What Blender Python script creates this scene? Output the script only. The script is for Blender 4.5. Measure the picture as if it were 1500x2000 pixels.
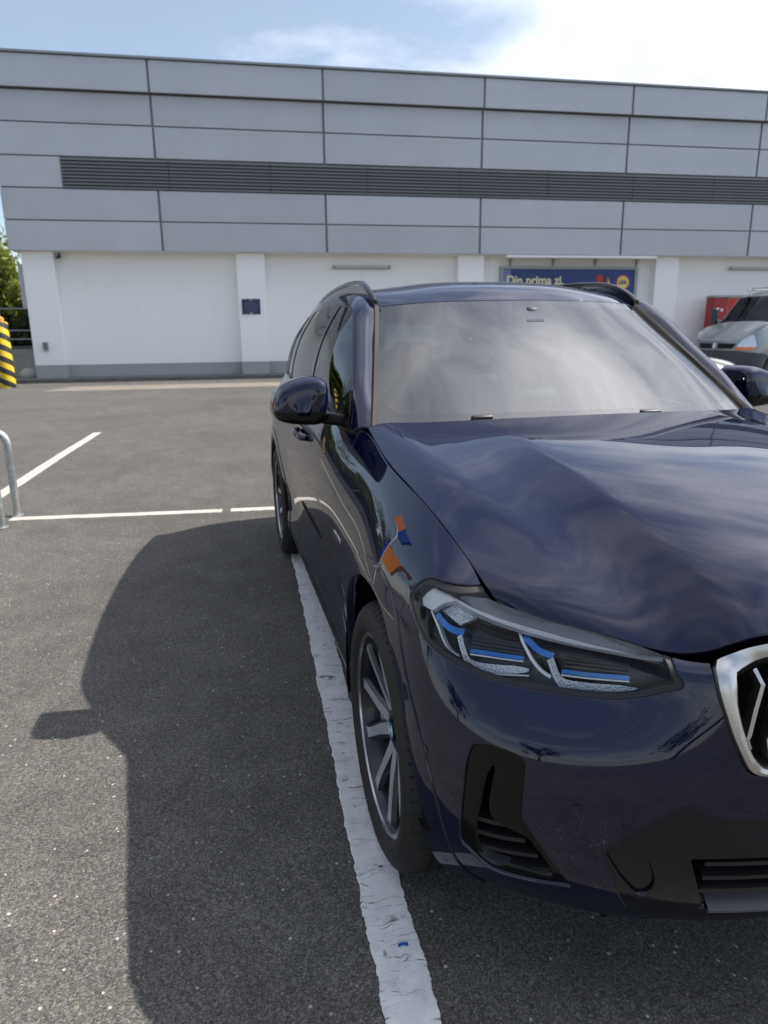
import bpy, bmesh, math, random
from mathutils import Vector, Matrix
R = math.radians
scene = bpy.context.scene
for o in list(bpy.data.objects): bpy.data.objects.remove(o, do_unlink=True)
# ------------------------------------------------------------------ camera
cam_data = bpy.data.cameras.new('camera'); cam = bpy.data.objects.new('camera', cam_data)
scene.collection.objects.link(cam); scene.camera = cam
cam_data.sensor_fit = 'VERTICAL'; cam_data.sensor_height = 36.0; cam_data.sensor_width = 27.0
cam_data.lens = 1356.1/2000*36; cam_data.clip_start = .05; cam_data.clip_end = 3000
def aim_camera(pitch, yaw, roll, height):
    sp, cp, sy, cy = math.sin(R(pitch)), math.cos(R(pitch)), math.sin(R(yaw)), math.cos(R(yaw))
    f = Vector((sy*cp, cy*cp, -sp)); r = Vector((cy, -sy, 0)); d = Vector((-sy*sp, -cy*sp, -cp))
    cr, sr = math.cos(R(roll)), math.sin(R(roll))
    rr = r*cr+d*sr; dd = d*cr-r*sr
    m = Matrix((rr, -dd, -f)).transposed().to_4x4(); m.translation = Vector((0, 0, height)); cam.matrix_world = m
aim_camera(14.545, 10.157, .617, 1.441)
cam_data.dof.use_dof = True; cam_data.dof.focus_distance = 1.5; cam_data.dof.aperture_fstop = 6.0
# ------------------------------------------------------------------ light
SUN_AZ, SUN_EL = 84.3, 51.4            # azimuth clockwise from +Y
world = bpy.data.worlds.new('World'); scene.world = world; world.use_nodes = True
wt = world.node_tree; wt.nodes.clear()
def wn(t, **k):
    n = wt.nodes.new(t)
    for a, b in k.items(): setattr(n, a, b)
    return n
def sky_world():
    L = wt.links.new
    out = wn('ShaderNodeOutputWorld'); bg = wn('ShaderNodeBackground'); sky = wn('ShaderNodeTexSky')
    sky.sky_type = 'NISHITA'; sky.sun_disc = False; sky.sun_elevation = R(SUN_EL); sky.sun_rotation = R(SUN_AZ)
    sky.altitude = 100; sky.air_density = 1.0; sky.dust_density = .7; sky.ozone_density = 1.5
    tc = wn('ShaderNodeTexCoord'); sep = wn('ShaderNodeSeparateXYZ'); L(tc.outputs['Generated'], sep.inputs[0])
    # clouds laid out on a flat layer high above: direction divided by its height
    h = wn('ShaderNodeMath', operation='MAXIMUM'); L(sep.outputs['Z'], h.inputs[0]); h.inputs[1].default_value = 0.0
    h2 = wn('ShaderNodeMath', operation='ADD'); L(h.outputs[0], h2.inputs[0]); h2.inputs[1].default_value = .12
    dv = wn('ShaderNodeVectorMath', operation='DIVIDE'); L(tc.outputs['Generated'], dv.inputs[0])
    cmb = wn('ShaderNodeCombineXYZ')
    for i in range(3): L(h2.outputs[0], cmb.inputs[i])
    L(cmb.outputs[0], dv.inputs[1])
    mp = wn('ShaderNodeMapping'); mp.inputs['Scale'].default_value = (1, 1, 0); mp.inputs['Location'].default_value = CLOUD_OFF
    mp.inputs['Rotation'].default_value = (0, 0, R(25)); L(dv.outputs[0], mp.inputs[0])
    st = wn('ShaderNodeMapping'); st.inputs['Scale'].default_value = (.55, 1.1, 1); L(mp.outputs[0], st.inputs[0])
    n1 = wn('ShaderNodeTexNoise'); n1.inputs['Scale'].default_value = .62; n1.inputs['Detail'].default_value = 7; n1.inputs['Roughness'].default_value = .55; n1.inputs['Distortion'].default_value = .3
    n2 = wn('ShaderNodeTexNoise'); n2.inputs['Scale'].default_value = 3.0; n2.inputs['Detail'].default_value = 5; n2.inputs['Roughness'].default_value = .52; n2.inputs['Distortion'].default_value = .35
    L(st.outputs[0], n1.inputs['Vector']); L(mp.outputs[0], n2.inputs['Vector'])
    ad = wn('ShaderNodeMath', operation='MULTIPLY_ADD'); L(n2.outputs['Fac'], ad.inputs[0]); ad.inputs[1].default_value = .26; L(n1.outputs['Fac'], ad.inputs[2])
    rmp = wn('ShaderNodeMapRange'); rmp.interpolation_type = 'SMOOTHSTEP'; L(ad.outputs[0], rmp.inputs[0])
    rmp.inputs['From Min'].default_value = .525; rmp.inputs['From Max'].default_value = .83; rmp.inputs['To Max'].default_value = .76
    # thin veil that thickens towards the horizon
    vl = wn('ShaderNodeMapRange'); L(sep.outputs['Z'], vl.inputs[0]); vl.inputs['From Min'].default_value = 0; vl.inputs['From Max'].default_value = .75
    vl.inputs['To Min'].default_value = .16; vl.inputs['To Max'].default_value = .16
    mx = wn('ShaderNodeMath', operation='MAXIMUM'); L(rmp.outputs[0], mx.inputs[0]); L(vl.outputs[0], mx.inputs[1])
    cl = wn('ShaderNodeMix', data_type='RGBA'); L(mx.outputs[0], cl.inputs['Factor']); L(sky.outputs[0], cl.inputs['A'])
    # cloud brightness: thicker cores a little greyer
    cc = wn('ShaderNodeMix', data_type='RGBA'); L(n2.outputs['Fac'], cc.inputs['Factor'])
    cc.inputs['A'].default_value = (CLOUD*.86, CLOUD*.88, CLOUD*.93, 1); cc.inputs['B'].default_value = (CLOUD*1.12, CLOUD*1.1, CLOUD*1.1, 1)
    # thin cloud scatters sunlight forward: it glows brighter the closer it is to the sun
    nv = wn('ShaderNodeVectorMath', operation='NORMALIZE'); L(tc.outputs['Generated'], nv.inputs[0])
    dt = wn('ShaderNodeVectorMath', operation='DOT_PRODUCT'); L(nv.outputs[0], dt.inputs[0])
    dt.inputs[1].default_value = (math.sin(R(SUN_AZ))*math.cos(R(SUN_EL)), math.cos(R(SUN_AZ))*math.cos(R(SUN_EL)), math.sin(R(SUN_EL)))
    e1 = wn('ShaderNodeMath', operation='SUBTRACT'); L(dt.outputs['Value'], e1.inputs[0]); e1.inputs[1].default_value = 1.0
    e2 = wn('ShaderNodeMath', operation='MULTIPLY'); L(e1.outputs[0], e2.inputs[0]); e2.inputs[1].default_value = 5.6
    e3 = wn('ShaderNodeMath', operation='EXPONENT'); L(e2.outputs[0], e3.inputs[0])
    e4 = wn('ShaderNodeMath', operation='MULTIPLY_ADD'); L(e3.outputs[0], e4.inputs[0]); e4.inputs[1].default_value = 2.7; e4.inputs[2].default_value = 1.0
    gs = wn('ShaderNodeVectorMath', operation='SCALE'); L(cc.outputs['Result'], gs.inputs[0]); L(e4.outputs[0], gs.inputs['Scale'])
    L(gs.outputs[0], cl.inputs['B'])
    L(cl.outputs['Result'], bg.inputs[0]); bg.inputs[1].default_value = SKY; L(bg.outputs[0], out.inputs[0])
SKY, CLOUD, CLOUD_OFF = .085, 8.2, (3.8744, -39.0834, 0)
sky_world()
sd = bpy.data.lights.new('sun', 'SUN'); sun = bpy.data.objects.new('sun', sd); scene.collection.objects.link(sun)
sd.energy = 4.35; sd.angle = R(.55); sd.color = (1, .95, .87)
sv = Vector((math.sin(R(SUN_AZ))*math.cos(R(SUN_EL)), math.cos(R(SUN_AZ))*math.cos(R(SUN_EL)), math.sin(R(SUN_EL))))
sun.rotation_euler = sv.to_track_quat('Z', 'Y').to_euler(); sun.location = sv*60
vs = scene.view_settings; vs.view_transform = 'Standard'; vs.look = 'None'; vs.exposure = .93; vs.gamma = 1; vs.use_curve_mapping = False
scene.cycles.max_bounces = 10; scene.cycles.transparent_max_bounces = 16; scene.cycles.use_denoising = True
scene.cycles.caustics_reflective = False; scene.cycles.caustics_refractive = False; scene.cycles.sample_clamp_indirect = 6
# ------------------------------------------------------------------ scene helpers
col = scene.collection
def link(name, me, mats, parent=None):
    o = bpy.data.objects.new(name, me); col.objects.link(o)
    for m in (mats if isinstance(mats, (list, tuple)) else [mats]):
        if m is not None: o.data.materials.append(m)
    if parent is not None: o.parent = parent
    return o
def tag(o, label=None, cat=None, group=None, kind=None):
    if label: o['label'] = label
    if cat: o['category'] = cat
    if group: o['group'] = group
    if kind: o['kind'] = kind
    return o
def empty(name, loc=(0, 0, 0), rz=0, label=None, cat=None, group=None):
    o = bpy.data.objects.new(name, None); col.objects.link(o); o.location = loc; o.rotation_euler = (0, 0, rz); o.empty_display_size = .2
    return tag(o, label, cat, group)
def copy_tree(o, parent=None):
    c = o.copy(); col.objects.link(c); c.parent = parent
    for ch in list(o.children): copy_tree(ch, c)
    return c
class MB:
    """collects simple solids into one mesh"""
    def __init__(s): s.v = []; s.f = []; s.sm = []; s.mi = []
    def add(s, v, f, smooth=False, mi=0):
        b = len(s.v); s.v += [tuple(p) for p in v]; s.f += [tuple(i+b for i in q) for q in f]; s.sm += [smooth]*len(f); s.mi += [mi]*len(f); return s
    def box(s, a, b, mi=0):
        x0, y0, z0 = a; x1, y1, z1 = b
        v = [(x0,y0,z0),(x1,y0,z0),(x1,y1,z0),(x0,y1,z0),(x0,y0,z1),(x1,y0,z1),(x1,y1,z1),(x0,y1,z1)]
        return s.add(v, [(0,3,2,1),(4,5,6,7),(0,1,5,4),(1,2,6,5),(2,3,7,6),(3,0,4,7)], False, mi)
    def prism(s, poly, axis, a, b, mi=0):
        """poly 2d (counter-clockwise seen from +axis), extruded along axis from a to b"""
        n = len(poly)
        def p3(q, h): return {'x': (h, q[0], q[1]), 'y': (q[0], h, q[1]), 'z': (q[0], q[1], h)}[axis]
        v = [p3(q, a) for q in poly]+[p3(q, b) for q in poly]
        f = [tuple(reversed(range(n))), tuple(range(n, 2*n))]+[(i, (i+1) % n, n+(i+1) % n, n+i) for i in range(n)]
        return s.add(v, f, False, mi)
    def tube(s, path, r, n=12, cap=True, closed=False, mi=0):
        path = [Vector(p) for p in path]; m = len(path); rr = r if isinstance(r, (list, tuple)) else [r]*m
        v = []; f = []; prev = None
        for i, p in enumerate(path):
            if closed: t = (path[(i+1) % m]-path[i-1]).normalized()
            else: t = (path[min(i+1, m-1)]-path[max(i-1, 0)]).normalized()
            if prev is None:
                u = t.orthogonal().normalized()
            else:
                u = (prev-t*prev.dot(t)).normalized()
            prev = u; w = t.cross(u)
            for k in range(n):
                a = 2*math.pi*k/n; v.append(p+(u*math.cos(a)+w*math.sin(a))*rr[i])
        for i in range(m if closed else m-1):
            for k in range(n):
                a, b = i*n+k, i*n+(k+1) % n; c = ((i+1) % m)*n
                f.append((a, b, c+(k+1) % n, c+k))
        s.add(v, f, True, mi)
        if cap and not closed:
            b = len(s.v)-len(v); s.f += [tuple(b+k for k in reversed(range(n))), tuple(b+(m-1)*n+k for k in range(n))]; s.sm += [False]*2; s.mi += [mi]*2
        return s
    def lathe(s, prof, n=32, axis='z', c=(0, 0, 0), mi=0, cap=False):
        """prof: list of (r,h) along the axis"""
        v = []; f = []
        for r, h in prof:
            for k in range(n):
                a = 2*math.pi*k/n; x, y = r*math.cos(a), r*math.sin(a)
                p = {'z': (x, y, h), 'x': (h, x, y), 'y': (y, h, x)}[axis]
                v.append((p[0]+c[0], p[1]+c[1], p[2]+c[2]))
        for i in range(len(prof)-1):
            for k in range(n): f.append((i*n+k, i*n+(k+1) % n, (i+1)*n+(k+1) % n, (i+1)*n+k))
        if cap: f += [tuple(reversed(range(n))), tuple((len(prof)-1)*n+k for k in range(n))]
        return s.add(v, f, True, mi)
    def mesh(s, name, sharp=35):
        me = bpy.data.meshes.new(name); me.from_pydata(s.v, [], s.f)
        me.polygons.foreach_set('use_smooth', s.sm); me.polygons.foreach_set('material_index', s.mi); me.update()
        if any(s.sm): me.set_sharp_from_angle(angle=R(sharp))
        return me
    def build(s, name, mats, parent=None, bevel=0, seg=2):
        o = link(name, s.mesh(name), mats, parent)
        if bevel:
            m = o.modifiers.new('bevel', 'BEVEL'); m.width = bevel; m.segments = seg; m.limit_method = 'ANGLE'; m.angle_limit = R(40); m.harden_normals = False
            for p in o.data.polygons: p.use_smooth = True
            o.data.set_sharp_from_angle(angle=R(50))
        return o
# ------------------------------------------------------------------ material helpers
def mat(name, base=(.5, .5, .5), rough=.5, metal=0., coat=0., spec=.5, **kw):
    m = bpy.data.materials.new(name); m.use_nodes = True; b = m.node_tree.nodes['Principled BSDF']
    b.inputs['Base Color'].default_value = (*base, 1); b.inputs['Roughness'].default_value = rough; b.inputs['Metallic'].default_value = metal
    b.inputs['Coat Weight'].default_value = coat; b.inputs['Coat Roughness'].default_value = kw.get('coat_rough', .02); b.inputs['Specular IOR Level'].default_value = spec
    if 'trans' in kw: b.inputs['Transmission Weight'].default_value = kw['trans']
    if 'ior' in kw: b.inputs['IOR'].default_value = kw['ior']
    if 'alpha' in kw: b.inputs['Alpha'].default_value = kw['alpha']
    if 'emit' in kw: b.inputs['Emission Color'].default_value = (*kw['emit'], 1); b.inputs['Emission Strength'].default_value = kw.get('es', 1)
    return m
class NT:
    """small node-graph helper on a material"""
    def __init__(s, m): s.t = m.node_tree; s.b = s.t.nodes['Principled BSDF']; s.out = s.t.nodes['Material Output']
    def n(s, t, props=None, **inp):
        x = s.t.nodes.new(t)
        for a, b in (props or {}).items(): setattr(x, a, b)
        for a, b in inp.items():
            a = a.replace('_', ' ')
            if isinstance(b, bpy.types.NodeSocket): s.t.links.new(b, x.inputs[a])
            else: x.inputs[a].default_value = b
        return x
    def l(s, a, b): s.t.links.new(a, b)
    def noise(s, vec, scale, detail=4, rough=.5, dist=0):
        x = s.n('ShaderNodeTexNoise', None, Scale=scale, Detail=detail, Roughness=rough, Distortion=dist); s.l(vec, x.inputs['Vector']); return x.outputs['Fac']
    def ramp(s, fac, stops):
        x = s.n('ShaderNodeValToRGB'); s.l(fac, x.inputs[0]); e = x.color_ramp.elements
        while len(e) < len(stops): e.new(.5)
        for i, (p, c) in enumerate(stops): e[i].position = p; e[i].color = (*c, 1) if len(c) == 3 else c
        return x.outputs[0]
    def rng(s, v, a, b, c=0., d=1., smooth=False):
        x = s.n('ShaderNodeMapRange'); s.l(v, x.inputs[0]); x.inputs[1].default_value = a; x.inputs[2].default_value = b; x.inputs[3].default_value = c; x.inputs[4].default_value = d
        if smooth: x.interpolation_type = 'SMOOTHSTEP'
        return x.outputs[0]
    def mix(s, f, a, b, mode='MIX'):
        x = s.t.nodes.new('ShaderNodeMix'); x.data_type = 'RGBA'; x.blend_type = mode
        for k, v in (('Factor', f), ('A', a), ('B', b)):
            i = [q for q in x.inputs if q.name == k and (q.type == 'RGBA' if k != 'Factor' else q.type == 'VALUE')][0]
            if isinstance(v, bpy.types.NodeSocket): s.l(v, i)
            else: i.default_value = v if k == 'Factor' else (*v, 1)
        return [q for q in x.outputs if q.type == 'RGBA'][0]
    def math(s, op, a, b=None, c=None):
        x = s.n('ShaderNodeMath', {'operation': op})
        for i, v in enumerate((a, b, c)):
            if v is None: continue
            if isinstance(v, bpy.types.NodeSocket): s.l(v, x.inputs[i])
            else: x.inputs[i].default_value = v
        return x.outputs[0]
    def coord(s, kind='Object', scale=None):
        c = s.n('ShaderNodeTexCoord').outputs[kind]
        if scale: m = s.n('ShaderNodeMapping', None, Scale=scale); s.l(c, m.inputs[0]); c = m.outputs[0]
        return c
    def bump(s, h, strength=.3, dist=.01, normal=None):
        x = s.n('ShaderNodeBump', None, Strength=strength, Distance=dist); s.l(h, x.inputs['Height'])
        if normal: s.l(normal, x.inputs['Normal'])
        return x.outputs[0]
    def set(s, **k):
        for a, v in k.items():
            i = s.b.inputs[a.replace('_', ' ')]
            if isinstance(v, bpy.types.NodeSocket): s.l(v, i)
            else: i.default_value = v
# ------------------------------------------------------------------ smooth surfaces (pure numpy)
import numpy as np
def natspline(t, P, tt):
    """natural cubic spline through P (n,k) at knots t, evaluated at tt"""
    t = np.asarray(t, float); P = np.asarray(P, float); n = len(t); h = np.diff(t)
    A = np.zeros((n, n)); B = np.zeros((n, P.shape[1])); A[0, 0] = A[-1, -1] = 1
    for i in range(1, n-1):
        A[i, i-1] = h[i-1]; A[i, i] = 2*(h[i-1]+h[i]); A[i, i+1] = h[i]
        B[i] = 6*((P[i+1]-P[i])/h[i]-(P[i]-P[i-1])/h[i-1])
    M = np.linalg.solve(A, B)
    k = np.clip(np.searchsorted(t, tt, side='right')-1, 0, n-2)
    a = ((t[k+1]-tt)/h[k])[:, None]; b = ((tt-t[k])/h[k])[:, None]; hk = h[k][:, None]
    return a*P[k]+b*P[k+1]+((a**3-a)*M[k]+(b**3-b)*M[k+1])*hk**2/6
class Surf:
    """interpolating bicubic surface through net[i][j]; i runs along u, j along v; ghost columns mirror s at chosen ends"""
    def __init__(s, net, mir0=False, mir1=False, vmir0=False, nrm=1):
        N = np.array(net, float); s.nu0, s.nv0 = N.shape[:2]; s.nrm = nrm
        m = np.array([-1, 1, 1.])
        s.i0 = s.j0 = 0
        if mir0: q = min(3, len(N)-1); N = np.concatenate([(N[1:q+1]*m)[::-1], N]); s.i0 = q
        if mir1: N = np.concatenate([N, (N[-4:-1]*m)[::-1]])
        if vmir0: N = np.concatenate([(N[:, 1:4]*m)[:, ::-1], N], 1); s.j0 = 3
        s.N = N
        d = np.sqrt(np.linalg.norm(np.diff(N, axis=0), axis=2)).mean(1)**1.6; s.t = np.concatenate([[0], np.cumsum(d)]); s.t -= s.t[s.i0]
        d = np.sqrt(np.linalg.norm(np.diff(N, axis=1), axis=2)).mean(0)**1.6; s.w = np.concatenate([[0], np.cumsum(d)]); s.w -= s.w[s.j0]
        s.u1 = s.t[s.i0+s.nu0-1]; s.v1 = s.w[s.j0+s.nv0-1]
    def grid(s, uu, vv):
        nu, nv = s.N.shape[:2]
        A = natspline(s.t, s.N.reshape(nu, -1), np.asarray(uu, float)).reshape(len(uu), nv, 3)
        A = natspline(s.w, A.transpose(1, 0, 2).reshape(nv, -1), np.asarray(vv, float)).reshape(len(vv), len(uu), 3)
        return A.transpose(1, 0, 2)
    def full(s, nu, nv):
        uu = np.linspace(0, s.u1, nu); vv = np.linspace(0, s.v1, nv); e = 1e-4
        P = s.grid(uu, vv); du = s.grid(uu+e, vv)-s.grid(uu-e, vv); dv = s.grid(uu, vv+e)-s.grid(uu, vv-e)
        n = np.cross(du, dv)*s.nrm; n /= np.linalg.norm(n, axis=2, keepdims=True)+1e-12
        return P, n, uu, vv
# car frame: s outward (mirrored later), y rearward from the front axle, z up
HOOD = Surf([  # u: centre -> fender edge ; v: front edge -> cowl (smooth base, the dome is added by hood_dome)
 [(0,-.742,.905),(0,-.66,.975),(0,-.50,1.034),(0,-.25,1.084),(0,.0,1.116),(0,.25,1.139),(0,.50,1.154)],
 [(.20,-.727,.902),(.20,-.65,.971),(.20,-.49,1.031),(.20,-.24,1.081),(.20,.0,1.114),(.20,.25,1.138),(.20,.505,1.153)],
 [(.385,-.688,.880),(.385,-.625,.933),(.41,-.455,1.006),(.425,-.20,1.064),(.43,.04,1.102),(.43,.28,1.131),(.43,.541,1.148)],
 [(.475,-.645,.849),(.49,-.575,.905),(.515,-.40,.984),(.535,-.165,1.046),(.545,.06,1.087),(.55,.31,1.120),(.55,.57,1.144)],
 [(.595,-.562,.867),(.61,-.505,.911),(.63,-.335,.976),(.65,-.12,1.034),(.66,.09,1.074),(.665,.34,1.108),(.665,.61,1.140)],
 [(.70,-.473,.881),(.71,-.43,.914),(.725,-.28,.965),(.738,-.09,1.017),(.748,.115,1.054),(.755,.36,1.087),(.755,.65,1.134)],
 [(.750,-.407,.886),(.762,-.375,.910),(.776,-.245,.961),(.788,-.07,1.003),(.796,.13,1.032),(.80,.375,1.063),(.79,.665,1.118)],
], vmir0=False, mir0=True)
def hood_dome(P):
    """raised centre of the hood: a crisp crease running from the cowl to the grille with a soft foot"""
    s, y = P[..., 0], P[..., 1]
    sc = natspline([-.76,-.60,-.415,-.14,.1,.5], np.array([[.335],[.39],[.425],[.437],[.432],[.43]]), y.ravel())[:, 0].reshape(y.shape)
    h = natspline([-.80,-.70,-.55,-.30,0,.3,.56], np.array([[.004],[.007],[.016],[.022],[.0175],[.008],[.0]]), y.ravel())[:, 0].reshape(y.shape)
    w = .15; e = .011; t = (s-sc)
    def F(t): u = np.clip(t/w, 0, 1); return np.where(t < 0, 1., (1-u)**2)
    f = sum(F(t+e*k)*g for k, g in ((-1, .12), (-.5, .22), (0, .32), (.5, .22), (1, .12)))
    # second, softer ridge closer to the fender
    so = natspline([-.5,-.37,-.17,.05,.38,.7], np.array([[.60],[.615],[.668],[.695],[.715],[.73]]), y.ravel())[:, 0].reshape(y.shape)
    r = .0035*np.exp(-((s-so)/.045)**2)*np.clip((y+.5)/.2, 0, 1)*np.clip((.66-y)/.25, 0, 1)
    Q = P.copy(); Q[..., 2] += np.maximum(h, 0)*f+r
    du = np.gradient(Q, axis=0); dv = np.gradient(Q, axis=1)
    # mirror-symmetric derivative on the centre line
    du[0] = np.array([1., 0, 0]); n = np.cross(du, dv); n /= np.linalg.norm(n, axis=2, keepdims=True)
    return Q, n
BODY = Surf([  # u: front centre -> rear centre ; v: top edge -> underside
 [(0,-.742,.90),(0,-.765,.86),(0,-.778,.79),(0,-.790,.66),(0,-.805,.50),(0,-.79,.36),(0,-.725,.25),(0,-.655,.215)],
 [(.22,-.727,.898),(.22,-.752,.855),(.22,-.766,.79),(.22,-.778,.66),(.22,-.793,.50),(.22,-.78,.36),(.22,-.715,.25),(.21,-.645,.215)],
 [(.436,-.668,.838),(.445,-.688,.820),(.452,-.70,.785),(.455,-.735,.66),(.46,-.748,.50),(.46,-.735,.36),(.45,-.668,.25),(.42,-.615,.215)],
 [(.582,-.572,.866),(.592,-.605,.832),(.604,-.622,.775),(.618,-.685,.66),(.63,-.692,.50),(.63,-.672,.36),(.61,-.605,.255),(.57,-.56,.22)],
 [(.685,-.488,.882),(.708,-.525,.84),(.728,-.545,.775),(.752,-.614,.66),(.77,-.62,.50),(.765,-.595,.36),(.735,-.525,.26),(.69,-.48,.22)],
 [(.756,-.402,.890),(.800,-.432,.855),(.832,-.462,.785),(.853,-.527,.66),(.866,-.53,.50),(.86,-.505,.36),(.83,-.445,.26),(.79,-.41,.22)],
 [(.768,-.325,.930),(.845,-.345,.890),(.892,-.365,.80),(.915,-.42,.66),(.926,-.43,.50),(.92,-.42,.37),(.895,-.385,.26),(.85,-.365,.22)],
 [(.780,-.20,.974),(.866,-.20,.910),(.923,-.20,.80),(.940,-.23,.66),(.946,-.24,.50),(.94,-.24,.36),(.92,-.24,.26),(.88,-.24,.22)],
 [(.792,.0,1.016),(.872,.0,.935),(.934,.0,.815),(.945,.0,.66),(.948,.0,.50),(.942,.0,.36),(.92,.0,.26),(.88,.0,.22)],
 [(.805,.37,1.065),(.872,.37,.965),(.920,.37,.83),(.930,.37,.66),(.925,.37,.50),(.918,.37,.36),(.905,.37,.26),(.86,.37,.22)],
 [(.801,.65,1.110),(.878,.65,.99),(.916,.65,.85),(.915,.65,.66),(.902,.65,.50),(.902,.65,.36),(.900,.65,.26),(.86,.65,.22)],
 [(.850,.95,1.100),(.897,.95,1.00),(.918,.95,.86),(.908,.95,.66),(.890,.95,.50),(.897,.95,.36),(.90,.95,.26),(.86,.95,.22)],
 [(.862,1.6,1.118),(.903,1.6,1.01),(.920,1.6,.88),(.904,1.6,.66),(.883,1.6,.50),(.893,1.6,.36),(.90,1.6,.26),(.86,1.6,.22)],
 [(.862,2.2,1.140),(.905,2.2,1.02),(.924,2.2,.89),(.912,2.2,.66),(.895,2.2,.50),(.900,2.2,.36),(.90,2.2,.26),(.86,2.2,.22)],
 [(.846,2.55,1.158),(.903,2.55,1.03),(.932,2.55,.89),(.930,2.55,.66),(.920,2.55,.50),(.915,2.55,.36),(.905,2.55,.26),(.86,2.55,.22)],
 [(.826,2.9,1.170),(.895,2.9,1.04),(.936,2.9,.89),(.945,2.9,.66),(.945,2.9,.50),(.935,2.9,.36),(.915,2.9,.26),(.87,2.9,.22)],
 [(.795,3.25,1.180),(.868,3.25,1.05),(.912,3.25,.89),(.928,3.25,.66),(.93,3.25,.50),(.92,3.25,.38),(.90,3.25,.30),(.85,3.25,.27)],
 [(.735,3.52,1.185),(.800,3.56,1.05),(.840,3.58,.89),(.865,3.60,.66),(.868,3.61,.50),(.85,3.60,.40),(.81,3.56,.33),(.77,3.52,.30)],
 [(.56,3.68,1.19),(.60,3.73,1.05),(.62,3.76,.89),(.64,3.78,.66),(.64,3.795,.50),(.63,3.78,.42),(.60,3.73,.36),(.57,3.68,.33)],
 [(.28,3.75,1.19),(.30,3.80,1.05),(.31,3.83,.89),(.32,3.845,.66),(.32,3.86,.50),(.31,3.85,.43),(.30,3.79,.38),(.28,3.73,.35)],
 [(0,3.77,1.19),(0,3.82,1.05),(0,3.85,.89),(0,3.865,.66),(0,3.88,.50),(0,3.87,.43),(0,3.81,.38),(0,3.75,.35)],
], mir0=True, mir1=True, nrm=-1)
CANT_NRM = 1
class Chart:
    """chart (a,z) on a surface: a = arc length along u at a middle row, z = height"""
    def __init__(s, S, nu, nv, vm=.5):
        s.P, s.n, s.uu, s.vv = S.full(nu, nv)
        L = S.grid(np.linspace(0, S.u1, nu), [S.v1*vm])[:, 0]
        s.a = np.concatenate([[0], np.cumsum(np.linalg.norm(np.diff(L, axis=0), axis=1))]); s.nu, s.nv = nu, nv
        s.A = np.repeat(s.a[:, None], nv, 1); s.Z = s.P[..., 2]
    def at(s, a, z, d=0.):
        """3d point for chart coordinates, moved d inward"""
        x = np.interp(a, s.a, np.arange(s.nu)); i = min(int(x), s.nu-2); f = x-i
        c = s.P[i]*(1-f)+s.P[i+1]*f; n = s.n[i]*(1-f)+s.n[i+1]*f
        k = int(s.nv*.93); zz = c[:k, 2][::-1]; q = np.interp(z, zz, np.arange(k)[::-1]); j = min(int(q), s.nv-2); g = q-j
        p = c[j]*(1-g)+c[j+1]*g; m = n[j]*(1-g)+n[j+1]*g; m = m/np.linalg.norm(m)
        if z > zz[-1]: p = p+np.array([0, 0, z-zz[-1]])
        return p-m*d
def smooth_poly(pts, closed=True, k=6, sharp=()):
    """Catmull-Rom through 2d/3d points; indices in sharp stay corners"""
    P = [np.array(p, float) for p in pts]; n = len(P); out = []
    for i in range(n if closed else n-1):
        p1, p2 = P[i], P[(i+1) % n]; p0 = P[i-1] if (i > 0 or closed) else p1; p3 = P[(i+2) % n] if (i+2 < n or closed) else p2
        if i in sharp: p0 = p1
        if (i+1) % n in sharp: p3 = p2
        for t in np.arange(k)/k:
            out.append(.5*((2*p1)+(-p0+p2)*t+(2*p0-5*p1+4*p2-p3)*t*t+(-p0+3*p1-3*p2+p3)*t**3))
    if not closed: out.append(P[-1])
    return np.array(out)
def sdf_poly(poly, A, Z):
    """signed distance (positive inside) of points to polygon"""
    poly = np.asarray(poly, float); x = A.ravel(); y = Z.ravel(); d = np.full(x.shape, 1e9); ins = np.zeros(x.shape, bool)
    lo = poly.min(0)-.05; hi = poly.max(0)+.05; k = np.where((x > lo[0]) & (x < hi[0]) & (y > lo[1]) & (y < hi[1]))[0]
    if len(k):
        xx, yy = x[k], y[k]; dd = np.full(xx.shape, 1e9); ii = np.zeros(xx.shape, bool)
        for (x0, y0), (x1, y1) in zip(poly, np.roll(poly, -1, 0)):
            ex, ey = x1-x0, y1-y0; l = ex*ex+ey*ey+1e-15; t = np.clip(((xx-x0)*ex+(yy-y0)*ey)/l, 0, 1)
            dd = np.minimum(dd, np.hypot(xx-x0-t*ex, yy-y0-t*ey)); c = ((y0 > yy) != (y1 > yy)); ii ^= c & (xx < ex*(yy-y0)/(ey if abs(ey) > 1e-12 else 1e-12)+x0)
        d[k] = dd; ins[k] = ii
    d = np.where(d > 1e8, .05, d)
    return np.where(ins, d, -d).reshape(A.shape)
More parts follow.
